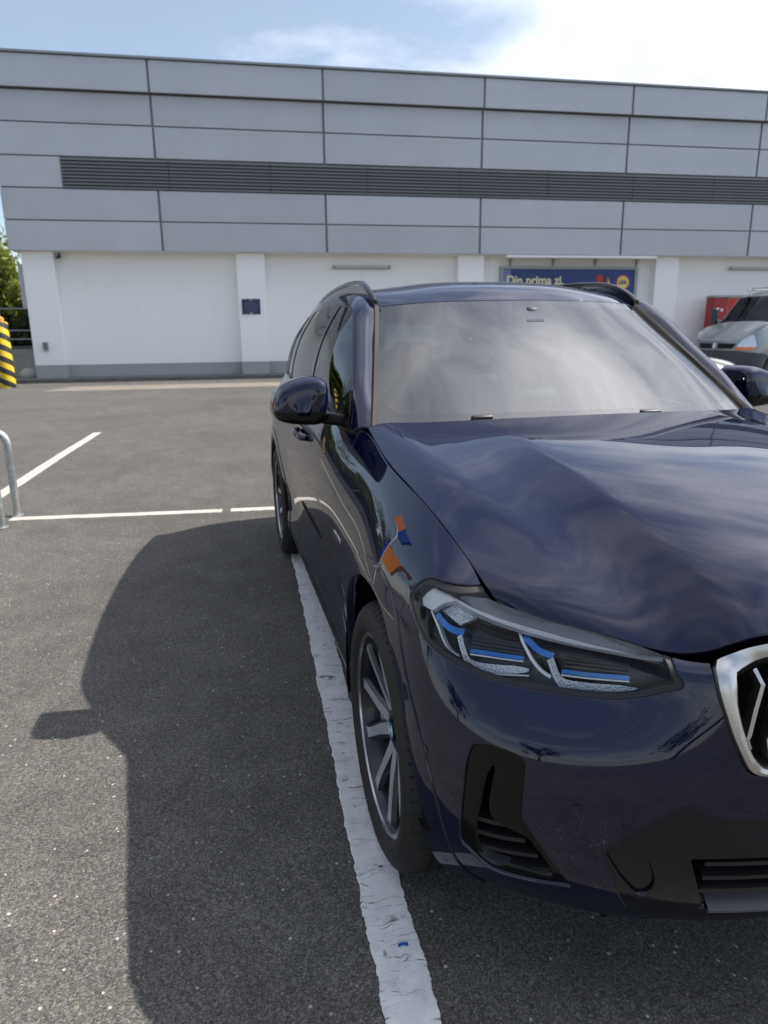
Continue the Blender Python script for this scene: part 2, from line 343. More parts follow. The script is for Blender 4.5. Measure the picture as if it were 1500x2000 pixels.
def _roof():
    ys = [(1.14,1.30,1.55,1.9,2.4,2.9,3.35,3.6)]
    c0 = [(0,1.14,1.566),(0,1.28,1.622),(0,1.55,1.664),(0,1.9,1.680),(0,2.4,1.673),(0,2.9,1.645),(0,3.35,1.597),(0,3.6,1.556)]
    c1 = [(.28,1.162,1.563),(.28,1.30,1.616),(.28,1.56,1.656),(.28,1.9,1.671),(.28,2.4,1.664),(.28,2.9,1.636),(.28,3.35,1.588),(.28,3.59,1.549)]
    c2 = [(.45,1.203,1.557),(.46,1.34,1.600),(.465,1.57,1.634),(.47,1.9,1.648),(.47,2.4,1.643),(.465,2.9,1.614),(.46,3.35,1.568),(.45,3.58,1.533)]
    c3 = [(.555,1.252,1.549),(.565,1.38,1.590),(.57,1.585,1.622),(.57,1.9,1.637),(.568,2.4,1.631),(.56,2.9,1.602),(.545,3.35,1.556),(.535,3.575,1.519)]
    c4 = [(.603,1.288,1.543),(.612,1.41,1.582),(.615,1.60,1.612),(.616,1.9,1.628),(.613,2.4,1.622),(.603,2.9,1.594),(.585,3.35,1.547),(.57,3.57,1.510)]
    return Surf([c0, c1, c2, c3, c4], mir0=True)
ROOF = _roof()
WIND = Surf([
 [(0,.515,1.122),(0,.68,1.245),(0,.88,1.395),(0,1.13,1.562)],
 [(.25,.528,1.120),(.24,.692,1.243),(.23,.892,1.393),(.22,1.142,1.560)],
 [(.45,.563,1.118),(.43,.725,1.240),(.41,.922,1.388),(.39,1.172,1.556)],
 [(.62,.614,1.117),(.595,.770,1.236),(.56,.960,1.378),(.52,1.223,1.548)],
 [(.752,.678,1.116),(.715,.828,1.228),(.667,1.015,1.360),(.600,1.284,1.541)],
], mir0=True)
_co = [(.832,.735,1.098),(.80,.86,1.245),(.77,1.0,1.346),(.735,1.15,1.458),(.711,1.29,1.538),(.700,1.55,1.570),(.690,1.95,1.585),(.68,2.4,1.578),(.665,2.9,1.548),(.647,3.27,1.495),(.632,3.54,1.425)]
_ci = [(.782,.668,1.124),(.742,.815,1.222),(.703,.965,1.328),(.664,1.115,1.432),(.624,1.29,1.552),(.622,1.55,1.610),(.624,1.95,1.632),(.62,2.4,1.625),(.61,2.9,1.597),(.592,3.3,1.553),(.576,3.56,1.510)]
def _cant():
    out = []
    for a, b in zip(_co, _ci):
        a, b = np.array(a), np.array(b); d = b-a; up = np.array([.75, -.05, .65]); up = up-d*(up@d)/(d@d); up /= np.linalg.norm(up); w = np.linalg.norm(d)
        out.append([a, a+d*.3+up*w*.13, a+d*.65+up*w*.14, b])
    return Surf(out)
CANT = _cant()
GREEN = Surf([
 [(.836,.745,1.0985),(.834,.75,1.103),(.833,.755,1.107),(.831,.76,1.112)],
 [(.846,.88,1.100),(.836,.88,1.15),(.822,.88,1.20),(.797,.87,1.252)],
 [(.852,1.0,1.103),(.838,1.0,1.18),(.812,1.0,1.27),(.769,1.0,1.346)],
 [(.856,1.15,1.107),(.838,1.15,1.22),(.80,1.15,1.34),(.734,1.15,1.458)],
 [(.86,1.3,1.111),(.838,1.3,1.25),(.792,1.3,1.40),(.710,1.29,1.538)],
 [(.862,1.6,1.118),(.838,1.6,1.26),(.787,1.6,1.42),(.698,1.6,1.572)],
 [(.862,2.0,1.131),(.837,2.0,1.27),(.783,2.0,1.43),(.689,2.0,1.585)],
 [(.855,2.4,1.149),(.83,2.4,1.28),(.775,2.4,1.43),(.68,2.4,1.578)],
 [(.826,2.9,1.170),(.805,2.9,1.28),(.755,2.9,1.42),(.665,2.9,1.548)],
 [(.795,3.25,1.180),(.775,3.26,1.28),(.73,3.265,1.39),(.649,3.27,1.497)],
 [(.735,3.52,1.185),(.72,3.525,1.27),(.69,3.53,1.36),(.633,3.54,1.426)],
])
TAIL = Surf([
 [(0,3.61,1.55),(0,3.68,1.42),(0,3.73,1.30),(0,3.77,1.19)],
 [(.28,3.595,1.543),(.28,3.66,1.42),(.28,3.71,1.30),(.28,3.75,1.19)],
 [(.46,3.58,1.525),(.49,3.625,1.42),(.53,3.66,1.30),(.56,3.68,1.19)],
 [(.575,3.565,1.50),(.632,3.54,1.425),(.69,3.53,1.30),(.735,3.52,1.185)],
], mir0=True)
# ------------------------------------------------------------------ ground
rnd = random.Random(7)
def asphalt_mat():
    m = mat('asphalt', (.1, .1, .1), .85, spec=.35); g = NT(m); c = g.coord('Object')
    b = g.b; b.inputs['Diffuse Roughness'].default_value = .9
    w = g.n('ShaderNodeVectorMath', {'operation': 'ADD'}); g.l(c, w.inputs[0])
    nz = g.n('ShaderNodeTexNoise', None, Scale=60., Detail=2.); g.l(c, nz.inputs['Vector'])
    sc = g.n('ShaderNodeVectorMath', {'operation': 'SCALE'}); g.l(nz.outputs['Color'], sc.inputs[0]); sc.inputs['Scale'].default_value = .006; g.l(sc.outputs[0], w.inputs[1]); cw = w.outputs[0]
    v1 = g.n('ShaderNodeTexVoronoi', None, Scale=240.); g.l(cw, v1.inputs['Vector'])
    v2 = g.n('ShaderNodeTexVoronoi', None, Scale=75.); g.l(cw, v2.inputs['Vector'])
    s1 = g.n('ShaderNodeSeparateColor'); g.l(v1.outputs['Color'], s1.inputs[0])
    s2 = g.n('ShaderNodeSeparateColor'); g.l(v2.outputs['Color'], s2.inputs[0])
    base = g.ramp(s1.outputs[0], [(0., (.042, .041, .0395)), (.35, (.074, .070, .0645)), (.7, (.108, .101, .091)), (.9, (.148, .138, .123)), (1., (.195, .183, .163))])
    # a few larger pale stones
    big = g.math('MULTIPLY', g.rng(s2.outputs[1], .98, .985), g.rng(v2.outputs['Distance'], .36, .28))
    base = g.mix(big, base, (.42, .40, .37))
    bigd = g.math('MULTIPLY', g.rng(s2.outputs[0], .93, .94), g.rng(v2.outputs['Distance'], .5, .4)); base = g.mix(bigd, base, (.13, .125, .12))
    warm = g.math('MULTIPLY', g.rng(s2.outputs[2], .985, .99), g.rng(v2.outputs['Distance'], .36, .28)); base = g.mix(warm, base, (.30, .20, .12))
    # tyre wear and dirt in broad patches
    pat = g.rng(g.noise(c, .55, 5, .6), .3, .7, .82, 1.22); pat2 = g.rng(g.noise(c, 4.5, 5, .65), .3, .7, .84, 1.18)
    mul = g.math('MULTIPLY', pat, pat2)
    cm = g.n('ShaderNodeCombineColor'); [g.l(mul, cm.inputs[i]) for i in range(3)]
    base = g.mix(1., base, cm.outputs[0], 'MULTIPLY')
    oil = g.rng(g.noise(c, 1.1, 5, .6, .4), .60, .70, 0, .38); base = g.mix(oil, base, (.035, .034, .033))
    # brown stains
    st = g.rng(g.noise(c, 2.3, 6, .7, .6), .66, .76, 0, .45); base = g.mix(st, base, (.085, .066, .05))
    g.set(Base_Color=base)
    h = g.math('ADD', g.math('MULTIPLY', g.rng(v1.outputs['Distance'], 0, .7, 1, 0), .8), g.math('MULTIPLY', s1.outputs[1], .7))
    h = g.math('ADD', h, g.math('MULTIPLY', g.noise(c, 420, 3, .6), .5))
    h = g.math('ADD', h, g.math('MULTIPLY', g.noise(c, 9, 4, .6), 1.2))
    g.set(Normal=g.bump(h, .75, .0035), Roughness=g.rng(s1.outputs[2], 0, 1, .62, .95))
    return m
M_ASPHALT = asphalt_mat()
N = 60
gv = [(-500,-500,0),(500,-500,0),(500,500,0),(-500,500,0)]
ground = MB().add(gv, [(0,1,2,3)]).build('asphalt', M_ASPHALT); ground['kind'] = 'structure'
def paint_mat():
    m = mat('worn road paint', (.6, .6, .58), .75, spec=.3); g = NT(m); c = g.coord('Object')
    b = g.b; b.inputs['Diffuse Roughness'].default_value = .6
    cs_ = g.n('ShaderNodeMapping', None, Scale=(5., 42., 1.)); nzv = g.n('ShaderNodeTexNoise', None, Scale=14., Detail=4.); g.l(c, nzv.inputs['Vector'])
    ad = g.n('ShaderNodeVectorMath', {'operation': 'MULTIPLY_ADD'}); g.l(nzv.outputs['Color'], ad.inputs[0]); ad.inputs[1].default_value = (.06, .06, 0); g.l(c, ad.inputs[2]); g.l(ad.outputs[0], cs_.inputs[0])
    v = g.n('ShaderNodeTexVoronoi', {'feature': 'DISTANCE_TO_EDGE'}, Scale=1.); g.l(cs_.outputs[0], v.inputs['Vector'])
    ck = g.rng(v.outputs['Distance'], .008, .03, 1, 0); gate = g.rng(g.noise(c, 13, 3, .6), .48, .6); ck = g.math('MULTIPLY', ck, gate)
    dirt = g.ramp(g.noise(c, 16, 8, .72), [(.2, (.34, .33, .32)), (.42, (.62, .615, .61)), (.65, (.74, .735, .725)), (1, (.80, .79, .78))])
    spots = g.rng(g.noise(c, 120, 3, .6), .66, .74, 0, .75); spots = g.math('MULTIPLY', spots, g.rng(g.noise(c, 7, 3), .45, .62))
    col_ = g.mix(spots, dirt, (.13, .13, .125)); col_ = g.mix(ck, col_, (.045, .045, .045))
    g.set(Base_Color=col_)
    h = g.math('SUBTRACT', g.math('ADD', g.noise(c, 60, 5, .65), g.math('MULTIPLY', g.noise(c, 260, 2), .5)), g.math('MULTIPLY', ck, 2.5))
    g.set(Normal=g.bump(h, .55, .004)); return m
M_LINE = paint_mat()
M_LINE2 = mat('old lane paint', (.42, .395, .36), .8, spec=.2); g_ = NT(M_LINE2); c_ = g_.coord('Object')
g_.set(Base_Color=g_.ramp(g_.noise(c_, 9, 8, .72), [(.25, (.22, .205, .185)), (.45, (.38, .355, .32)), (.7, (.46, .43, .39))]), Normal=g_.bump(g_.noise(c_, 120, 3), .4, .004))
def line_strip(name, p0, p1, w, rough=.0042, step=.005, thick=.003, seed=1, wob=.004, m=None):
    """a ragged painted stripe of slight thickness"""
    r = random.Random(seed); p0, p1 = Vector(p0), Vector(p1); d = (p1-p0); L = d.length; d /= L; n = Vector((-d.y, d.x, 0)); k = max(2, int(L/step))
    def walk():
        o = []; v = 0; notch = 0
        for i in range(k+1):
            v = v*.9+r.gauss(0, rough*.26)
            if r.random() < .022: notch = r.uniform(.2, 1)**2*rough*3
            notch *= .5; o.append(v-notch+r.gauss(0, rough*.13))
        return o
    a, b = walk(), walk(); ph = r.uniform(0, 9); v = []; f = []
    for i in range(k+1):
        q = p0+d*L*i/k+n*wob*math.sin(ph+i*step*1.7)
        for s_, e in ((1, a[i]), (-1, b[i])):
            v.append(q+n*s_*(w/2+e)+Vector((0, 0, .0015))); v.append(q+n*s_*(w/2+e-.0025)+Vector((0, 0, .0015+thick)))
    for i in range(k):
        j = i*4; f += [(j+1, j+5, j+7, j+3), (j, j+4, j+5, j+1), (j+2, j+3, j+7, j+6)]
    f = [tuple(reversed(q)) for q in f]
    o = MB().add(v, f).build(name, m or M_LINE); o['kind'] = 'structure'; return o
line_strip('bay_line', (.262, 1.06, 0), (.215, 5.86, 0), .118, seed=3)
line_strip('bay_end_line', (-2.02, 5.90, 0), (-.34, 5.80, 0), .105, seed=5, step=.02, m=M_LINE2)
line_strip('bay_end_line', (-.27, 5.80, 0), (5.4, 5.60, 0), .105, seed=6, step=.02, m=M_LINE2)
line_strip('lane_line', (-2.42, 5.0, 0), (-2.43, 11.15, 0), .12, seed=8, step=.03, m=M_LINE2)
line_strip('bay_line', (2.98, 1.06, 0), (2.95, 5.6, 0), .118, seed=9, step=.03)
# pale concrete strip and kerb at the foot of the store
M_CONC = mat('concrete', (.36, .335, .31), .85); g_ = NT(M_CONC); c_ = g_.coord('Object')
g_.set(Base_Color=g_.ramp(g_.noise(c_, 3, 8, .7), [(.2, (.26, .24, .22)), (.5, (.36, .335, .31)), (.8, (.44, .41, .38))]), Normal=g_.bump(g_.noise(c_, 60, 5), .3, .005))
M_KERB = mat('dark kerb concrete', (.13, .125, .12), .9); g_ = NT(M_KERB); c_ = g_.coord('Object'); g_.set(Base_Color=g_.ramp(g_.noise(c_, 5, 7, .7), [(.2, (.08, .08, .078)), (.8, (.18, .172, .165))]))
M_STRIPC = mat('tan concrete', (.17, .15, .125), .9); g_ = NT(M_STRIPC); c_ = g_.coord('Object'); g_.set(Base_Color=g_.ramp(g_.noise(c_, 2, 8, .7), [(.25, (.12, .105, .09)), (.5, (.17, .15, .125)), (.8, (.215, .19, .16))]))
strip = MB().add([(-5.6,19.9,.004),(40,19.9,.004),(40,21.6,.004),(-5.2,21.6,.004)], [(0,1,2,3)]).build('concrete_strip', M_STRIPC); strip['kind'] = 'structure'
for i in range(26):
    x = -8.6+i*1.5
    k = MB().box((x, 23.75, -.02), (x+1.488, 23.9, .11)).build('kerb_stone', M_KERB, bevel=.015)
    if i == 0: kerb0 = k; tag(k, kind='structure')
    else: k.parent = kerb0
kerb0.name = 'kerb'
pv = MB().box((-8.6, 23.903, -.02), (40, 25.2, .105)).build('store_pavement', M_KERB); pv['kind'] = 'structure'
# ------------------------------------------------------------------ the store
store = empty('store_building', (10, 24.5, 0), 0, 'grey panelled store with white ground floor and long dark louvre band', 'building')
def sp(mb, name, m, par=None, **k):
    """store part: built in world space, parented without moving"""
    o = mb.build(name, m, None, **k); o.parent = par or store; o.location = Vector((-10, -24.5, 0)) if par is None else Vector((0, 0, 0)); return o
def panel_mat(name, v):
    m = mat(name, (v, v*1.03, v*1.10), .42, .25); g = NT(m); c = g.coord('Object')
    oi = g.n('ShaderNodeObjectInfo').outputs['Random']
    k = g.rng(oi, 0, 1, .94, 1.05); cm = g.n('ShaderNodeCombineColor'); [g.l(k, cm.inputs[i]) for i in range(3)]
    a = g.ramp(g.noise(c, .6, 6, .6), [(.3, (v*.95, v*.98, v*1.05)), (.7, (v*1.04, v*1.07, v*1.15))])
    g.set(Base_Color=g.mix(1., a, cm.outputs[0], 'MULTIPLY'), Roughness=g.rng(g.noise(c, 2, 4), .3, .7, .36, .5)); return m
M_PANEL = panel_mat('grey cladding panel', .455)
M_JOINT = mat('joint profile', (.23, .245, .265), .5); M_LOUV = mat('dark louvre', (.16, .165, .17), .5); M_CAP = mat('parapet cap', (.27, .30, .32), .4, .3)
def wall_mat(name, a, b):
    m = mat(name, a, .8, spec=.25); g = NT(m); c = g.coord('Object')
    st = g.noise(g.coord('Object', (2.2, 2.2, .22)), 1.6, 6, .65)
    k = g.ramp(st, [(.2, b), (.42, a), (1, a)]); fine = g.noise(c, 24, 5, .7)
    g.set(Base_Color=g.mix(g.rng(fine, .3, .75, 0, .12), k, tuple(x*.82 for x in a)), Normal=g.bump(g.noise(c, 90, 3), .15, .004)); return m
M_WALL = wall_mat('white render', (.90, .90, .89), (.85, .845, .83)); M_PLINTH = wall_mat('grey plinth paint', (.36, .37, .37), (.29, .295, .29))
FY = 24.29; XS = [-7.27, -2.68, 2.535, 7.78, 12.99, 18.05, 23.25, 28.45, 33.6, 38.8]; ZS = [3.99, 4.86, 5.775, 6.665, 7.575, 8.44, 9.33]
LOU_X = -5.43
sp(MB().box((-7.2, FY+.06, 3.999), (38.8, 31, 9.25)), 'upper_wall', M_JOINT)
def cladding(x0, x1, r, y):
    v = .035 if True else 0
    sp(MB().box((x0+v, y, ZS[r]+(.017 if r else 0)), (x1-v, y+.05, ZS[r+1]-.017)), 'cladding_panel', M_PANEL, bevel=.008)
for i in range(len(XS)-1):
    for r in range(6):
        if r == 2:
            if i == 0: cladding(XS[0], LOU_X-.0, r, FY)
            continue
        cladding(XS[i], XS[i+1], r, FY-(.16 if r == 5 else 0))
        if r == 5: sp(MB().box((XS[i]+.001, FY-.11, ZS[5]+.03), (XS[i+1], FY+.058, ZS[6]-.02)), 'band_backing', M_JOINT)
# side face panels on the left end
for r in range(6):
    for j in range(2): sp(MB().box((XS[0], FY+.06+j*3.4, ZS[r]+.017), (XS[0]+.05, FY+3.43+j*3.4, ZS[r+1]-.017)), 'cladding_panel', M_PANEL, bevel=.008)
sp(MB().box((-7.33, FY-.22, 9.33), (38.8, FY+.30, 9.40)), 'parapet_cap', M_CAP, bevel=.01)
sp(MB().box((LOU_X, FY+.055, ZS[2]), (38.8, FY+.059, ZS[3])), 'louvre_backing', mat('louvre void', (.03, .03, .032), .8))
lf = sp(MB().box((LOU_X-.04, FY-.01, ZS[2]-.0), (LOU_X, FY+.05, ZS[3])), 'louvre_frame', M_LOUV)
slat_me = None
for i in range(14):
    x0 = LOU_X+i*3.12; x1 = min(x0+3.10, 38.8)
    for k in range(9):
        z0 = ZS[2]+.012+k*.0975
        if slat_me is None:
            slat_me = MB().prism([(0, 0), (.012, .0), (.075, .072), (.075, .09), (.06, .09), (0, .018)], 'x', 0, 3.10).mesh('slat')
            slat_me.materials.append(M_LOUV)
        o = bpy.data.objects.new('slat', slat_me); col.objects.link(o); o.parent = store; o.location = (x0-10, FY-.02-24.5, z0)
# ground floor: walls, columns, soffit
sp(MB().box((-6.9, 24.85, 0), (38.8, 25.1, 3.985)), 'ground_floor_wall', M_WALL)
sp(MB().box((-7.2, FY+.05, 3.985), (38.8, 25.1, 3.998)), 'soffit', M_WALL)
sp(MB().box((-6.05, 24.84, 0), (38.8, 24.849, .50)), 'plinth', M_PLINTH)
sp(MB().box((-6.9, 24.9, .1), (-6.75, 31, 3.98)), 'end_wall', M_WALL)
for i, x in enumerate((-6.98, -.435, 7.10, 14.55, 22.0, 29.4)):
    w = .92 if i else .93
    c0 = sp(MB().box((x, 24.5, .502), (x+w, 24.849, 3.984)), 'column', M_WALL, bevel=.012)
    sp(MB().box((x-.004, 24.494, 0), (x+w+.004, 24.84, .50)), 'column_plinth', M_PLINTH)
# ------------------------------------------------------------------ things on the store wall
def put(o, label, cat, group=None): return tag(o, label, cat, group)
M_STEEL = mat('galvanised steel', (.42, .44, .45), .42, .85); g_ = NT(M_STEEL); c_ = g_.coord('Object')
g_.set(Base_Color=g_.ramp(g_.noise(c_, 30, 6, .7), [(.3, (.30, .32, .33)), (.6, (.46, .48, .49)), (.85, (.55, .57, .58))]), Roughness=g_.rng(g_.noise(c_, 14, 5), .3, .7, .3, .6))
M_GREYM = mat('grey painted metal', (.33, .34, .33), .5)
def text_mesh(txt, size, extrude=.004, bold=0., spacing=1.):
    cu = bpy.data.curves.new('txt', 'FONT'); cu.body = txt; cu.size = size; cu.extrude = extrude; cu.offset = bold; cu.align_x = 'CENTER'; cu.align_y = 'CENTER'; cu.space_character = spacing
    ob = bpy.data.objects.new('txt', cu); col.objects.link(ob); dg = bpy.context.evaluated_depsgraph_get(); me = bpy.data.meshes.new_from_object(ob.evaluated_get(dg)); bpy.data.objects.remove(ob); bpy.data.curves.remove(cu); return me
def facing_text(name, txt, size, loc, m, parent, bold=0., rot=0., spacing=1.):
    o = link(name, text_mesh(txt, size, .003, bold, spacing), m, parent); o.location = loc; o.rotation_euler = (R(90), rot, 0); return o
def wall_lamp(x0, x1, z, label):
    e = empty('wall_lamp', ((x0+x1)/2, 24.85, z), 0, label, 'lamp', 'tube lamps on the store wall'); h = (x1-x0)/2
    MB().box((-h, -.10, -.055), (h, -.001, .045)).build('lamp_housing', M_GREYM, e, bevel=.02)
    MB().tube([(-h+.06, -.13, -.01), (h-.06, -.13, -.01)], .034, 12).build('lamp_tube', mat('lamp diffuser', (.55, .55, .50), .35), e)
    for s in (-1, 1): MB().box((s*h-.04, -.165, -.06), (s*h+.04, -.099, .05)).build('end_cap', M_GREYM, e, bevel=.01)
wall_lamp(2.78, 4.72, 3.59, 'grey tube lamp on the white wall above the blue car roof'); wall_lamp(17.75, 19.9, 3.62, 'grey tube lamp on the wall above the silver van')
pl = empty('notice_plaque', (-.03, 24.49, 2.30), 0, 'dark blue notice plaque on the second white column', 'sign')
MB().box((-.30, -.015, -.245), (.30, .008, .245)).build('plate', mat('plaque blue', (.02, .03, .085), .3), pl, bevel=.004)
M_PRINT = mat('print white', (.55, .58, .65), .5)
for k in range(6):
    w = (.2, .21, .17, .2, .19, .12)[k]; MB().box((-w, -.018, .09-k*.05), (w, -.0151, .103-k*.05)).build('text_line', mat('faded print', (.13, .15, .24), .5) if k == 0 else bpy.data.materials['faded print'], pl)
MB().prism([(-.035, .17), (.035, .17), (.035, .235), (-.035, .235)], 'y', -.018, -.0151).build('emblem', mat('teal print', (.15, .33, .36), .5), pl)
MB().prism([(-.05, -.23), (.05, -.23), (.03, -.19), (-.03, -.19)], 'y', -.018, -.0151).build('footer_mark', mat('pale print', (.42, .42, .38), .5), pl)
mbx = empty('meter_box', (-6.58, 24.49, 1.11), 0, 'small grey box low on the corner column', 'box')
MB().box((-.085, -.06, -.14), (.085, .008, .14)).build('case', mat('grey box', (.42, .44, .46), .5), mbx, bevel=.012); MB().box((-.06, -.068, -.11), (.06, -.0601, .1)).build('cover', mat('dark box cover', (.14, .16, .19), .3), mbx, bevel=.006)
scam = empty('security_camera', (-5.93, 24.82, 3.86), 0, 'small dark security camera under the soffit beside the corner column', 'camera')
MB().tube([(0, .03, .12), (0, -.02, .03), (.0, -.10, 0)], .02, 8).build('bracket', M_BLACK0 if 'M_BLACK0' in globals() else mat('black0', (.03, .03, .03), .4), scam)
MB().tube([(0, .02, .01), (.0, -.2, -.04)], [.05, .045], 14).build('camera_body', bpy.data.materials['black0'], scam); MB().tube([(0, -.2, -.04), (0, -.23, -.047)], .035, 12).build('lens', mat('lens', (.01, .01, .012), .05), scam)
# advertising board with its lamp canopy
bd = empty('advertising_board', (11.45, 24.8, 1.13), 0, 'blue advertising board with yellow lettering and round logo behind the car roof', 'billboard')
M_NAVY = mat('board blue', (.012, .035, .17), .35); M_CREAM = mat('cream print', (.78, .72, .45), .5)
MB().box((-2.62, -.04, 0), (2.42, .04, 2.42)).build('board', M_NAVY, bd)
for n_, a, b in (('frame_top', (-2.74, -.07, 2.423), (2.54, .04, 2.52)), ('frame_left', (-2.74, -.07, -.1), (-2.623, .04, 2.42)), ('frame_right', (2.423, -.07, -.1), (2.54, .04, 2.42)), ('frame_bottom', (-2.62, -.07, -.1), (2.42, .04, -.003))):
    MB().box(a, b).build(n_, mat('board frame', (.30, .32, .33), .45, .4) if 'board frame' not in bpy.data.materials else bpy.data.materials['board frame'], bd)
MB().prism([(-2.60, 1.2), (-2.28, 1.2), (-2.36, 2.4), (-2.60, 2.4)], 'y', -.044, -.0405).build('torn_print', mat('pale blue print', (.16, .22, .40), .5), bd)
facing_text('headline', 'Din prima zi.', .42, (-1.42, -.047, 2.03), M_CREAM, bd, .012)
facing_text('second_line', 'Proaspete', .40, (-1.2, -.047, 1.25), M_CREAM, bd, .010) if False else None
lg = MB().lathe([(0, -.05), (.245, -.05), (.245, -.0405)], 40, 'y', (1.97, 0, 1.97)).build('round_logo', mat('logo yellow', (.80, .66, .16), .5), bd)
MB().lathe([(.232, -.054), (.268, -.054), (.268, -.0405), (.232, -.0405)], 40, 'y', (1.97, 0, 1.97)).build('logo_ring', mat('logo red', (.55, .03, .02), .5), bd)
MB().prism([(1.62, 1.62), (2.32, 1.62), (2.32, 2.32), (1.62, 2.32)], 'y', -.0445, -.041).build('logo_square', mat('logo blue', (.01, .05, .28), .4), bd)
facing_text('logo_lettering', 'LIDL', .17, (1.97, -.056, 1.97), mat('logo navy', (.01, .03, .22), .5), bd, .006)
for k in range(7): MB().box((1.56+k*.11, -.047, 1.46), (1.56+k*.11+(.09, .07, .1, .05, .09, .08, .06)[k], -.0405, 1.52)).build('slogan_print', mat('slogan white', (.75, .75, .75), .5) if k == 0 else bpy.data.materials['slogan white'], bd)
def disc(cx, cz, rx, rz, y, n=28, j=0., seed=1):
    r = random.Random(seed); return [(cx+rx*math.cos(2*math.pi*k/n)*(1+r.uniform(-j, j)), cz+rz*math.sin(2*math.pi*k/n)*(1+r.uniform(-j, j))) for k in range(n)]
MB().prism(disc(1.05, 2.1, .14, .15, 0), 'y', -.049, -.041).build('printed_cherry', mat('print red', (.42, .03, .03), .4), bd)
MB().prism(disc(1.22, 1.97, .15, .24, 0, j=.08), 'y', -.047, -.041).build('printed_chocolate', mat('print brown', (.10, .03, .03), .5), bd)
MB().prism([(1.28, 1.6), (1.48, 1.6), (1.46, 2.0), (1.36, 2.15), (1.32, 1.9)], 'y', -.046, -.041).build('printed_petal', mat('print pink', (.62, .35, .36), .5), bd)
cn = empty('canopy_lamp', (11.55, 24.3, 3.93), 0, 'white lamp bar on brackets under the fascia above the blue board', 'lamp')
MB().box((-2.82, -.12, -.06), (2.82, .10, .03)).build('lamp_bar', mat('white lamp bar', (.82, .82, .78), .4), cn, bevel=.02)
for k in range(4): MB().box((-2.5+k*1.62, .101, -.03), (-2.44+k*1.62, .55, .0)).build('bracket', M_GREYM, cn)
for k in range(4): MB().prism([(.40, -.03), (.55, -.03), (.55, -.28)], 'x', -2.5+k*1.62+.005, -2.445+k*1.62).build('bracket_gusset', M_GREYM, cn)
# red parcel locker
lk = empty('parcel_locker', (17.9, 23.95, .11), 0, 'red parcel locker behind the silver van', 'locker')
M_RED = mat('locker red', (.50, .012, .012), .35); M_DRED = mat('locker dark red', (.33, .012, .022), .35)
MB().box((-1.22, 0, 0), (-.66, .5, 2.42)).build('control_column', M_DRED, lk, bevel=.01); MB().box((-1.24, -.02, 2.423), (2.2, .52, 2.50)).build('locker_roof', M_GREYM, lk, bevel=.01)
MB().box((-.655, .03, 0), (2.18, .5, 2.42)).build('cabinet', mat('cabinet seam', (.55, .5, .5), .5), lk)
for i in range(4):
    zz = 0.02
    for k, h in enumerate((.55, .45, .45, .5, .43)):
        MB().box((-.62+i*.7, 0, zz), (-.62+i*.7+.68, .0295, zz+h-.02)).build('locker_door', M_RED, lk, bevel=.006); zz += h+.002
facing_text('locker_lettering', 'box', .36, (-.94, -.006, 1.33), M_PRINT2 if 'M_PRINT2' in globals() else mat('locker white', (.8, .8, .8), .5), lk, .008, R(-90))
MB().tube([(-.98+.12*math.cos(a), -.006, 1.93+.12*math.sin(a)) for a in [R(100+i*12) for i in range(14)]], [.03*math.sin(math.pi*(i+.7)/14.5)+.004 for i in range(14)], 6).build('locker_logo_arc', bpy.data.materials['locker white'], lk)
MB().prism(disc(-.90, 1.98, .055, .055, 0, 16), 'y', -.008, -.001).build('locker_logo_dot', bpy.data.materials['locker white'], lk)
# ------------------------------------------------------------------ left edge: bollard, fence, low wall
bl = empty('striped_bollard', (-7.05, 21.9, 0), 0, 'yellow and black striped round bollard at the left edge', 'bollard')
def stripe_mat():
    m = mat('hazard stripes', (.8, .5, .02), .55); g = NT(m); c = g.coord('Object'); s = g.n('ShaderNodeSeparateXYZ'); g.l(c, s.inputs[0])
    an = g.math('ARCTAN2', s.outputs[1], s.outputs[0]); t = g.math('ADD', g.math('MULTIPLY', s.outputs[2], 3.0), g.math('MULTIPLY', an, .5/math.pi*2))
    fr = g.math('FRACT', t); k = g.rng(g.math('ABSOLUTE', g.math('SUBTRACT', fr, .5)), .235, .25)
    col_ = g.mix(k, (.62, .43, .012), (.012, .012, .012)); wear = g.rng(g.noise(c, 9, 6, .7), .62, .7, 0, .5)
    g.set(Base_Color=g.mix(wear, col_, (.22, .2, .17))); return m
MB().lathe([(.22, 0), (.22, 1.78), (.2, 1.82), (0, 1.82)], 40).build('post', stripe_mat(), bl)
MB().lathe([(.14, 1.821), (.14, 1.92), (.08, 1.97), (0, 1.975)], 24).build('cap', mat('orange cap', (.55, .24, .04), .5), bl)
lw = empty('low_wall', (-12, 27.6, 0), 0, 'low brown concrete wall beside the store corner', 'wall')
MB().box((-5, -.15, 0), (4.6, .15, 1.0)).build('wall', M_CONC, lw, bevel=.02); MB().box((-5.02, -.2, 1.003), (4.62, .2, 1.07)).build('coping', M_KERB, lw, bevel=.02)
fn = empty('metal_railing', (-12, 27.6, 1.07), 0, 'grey metal railing on the low wall beside the store corner', 'railing')
for k in range(8): MB().tube([(-4.8+k*1.33, 0, 0), (-4.8+k*1.33, 0, 1.35)], .03, 8).build('post', M_GREYM, fn)
for z in (.25, .55, 1.3): MB().tube([(-4.9, -.04, z), (4.6, -.04, z)], .022, 8).build('rail', M_GREYM, fn)
rk = MB(); bmr = bmesh.new(); bmesh.ops.create_icosphere(bmr, subdivisions=3, radius=.22)
for v_ in bmr.verts: v_.co = Vector((v_.co.x*1.25, v_.co.y*.8, max(v_.co.z, -.12)*.95))*(1+.06*math.sin(v_.co.x*9+v_.co.y*7))
me_ = bpy.data.meshes.new('boulder'); bmr.to_mesh(me_); bmr.free(); [setattr(p, 'use_smooth', True) for p in me_.polygons]
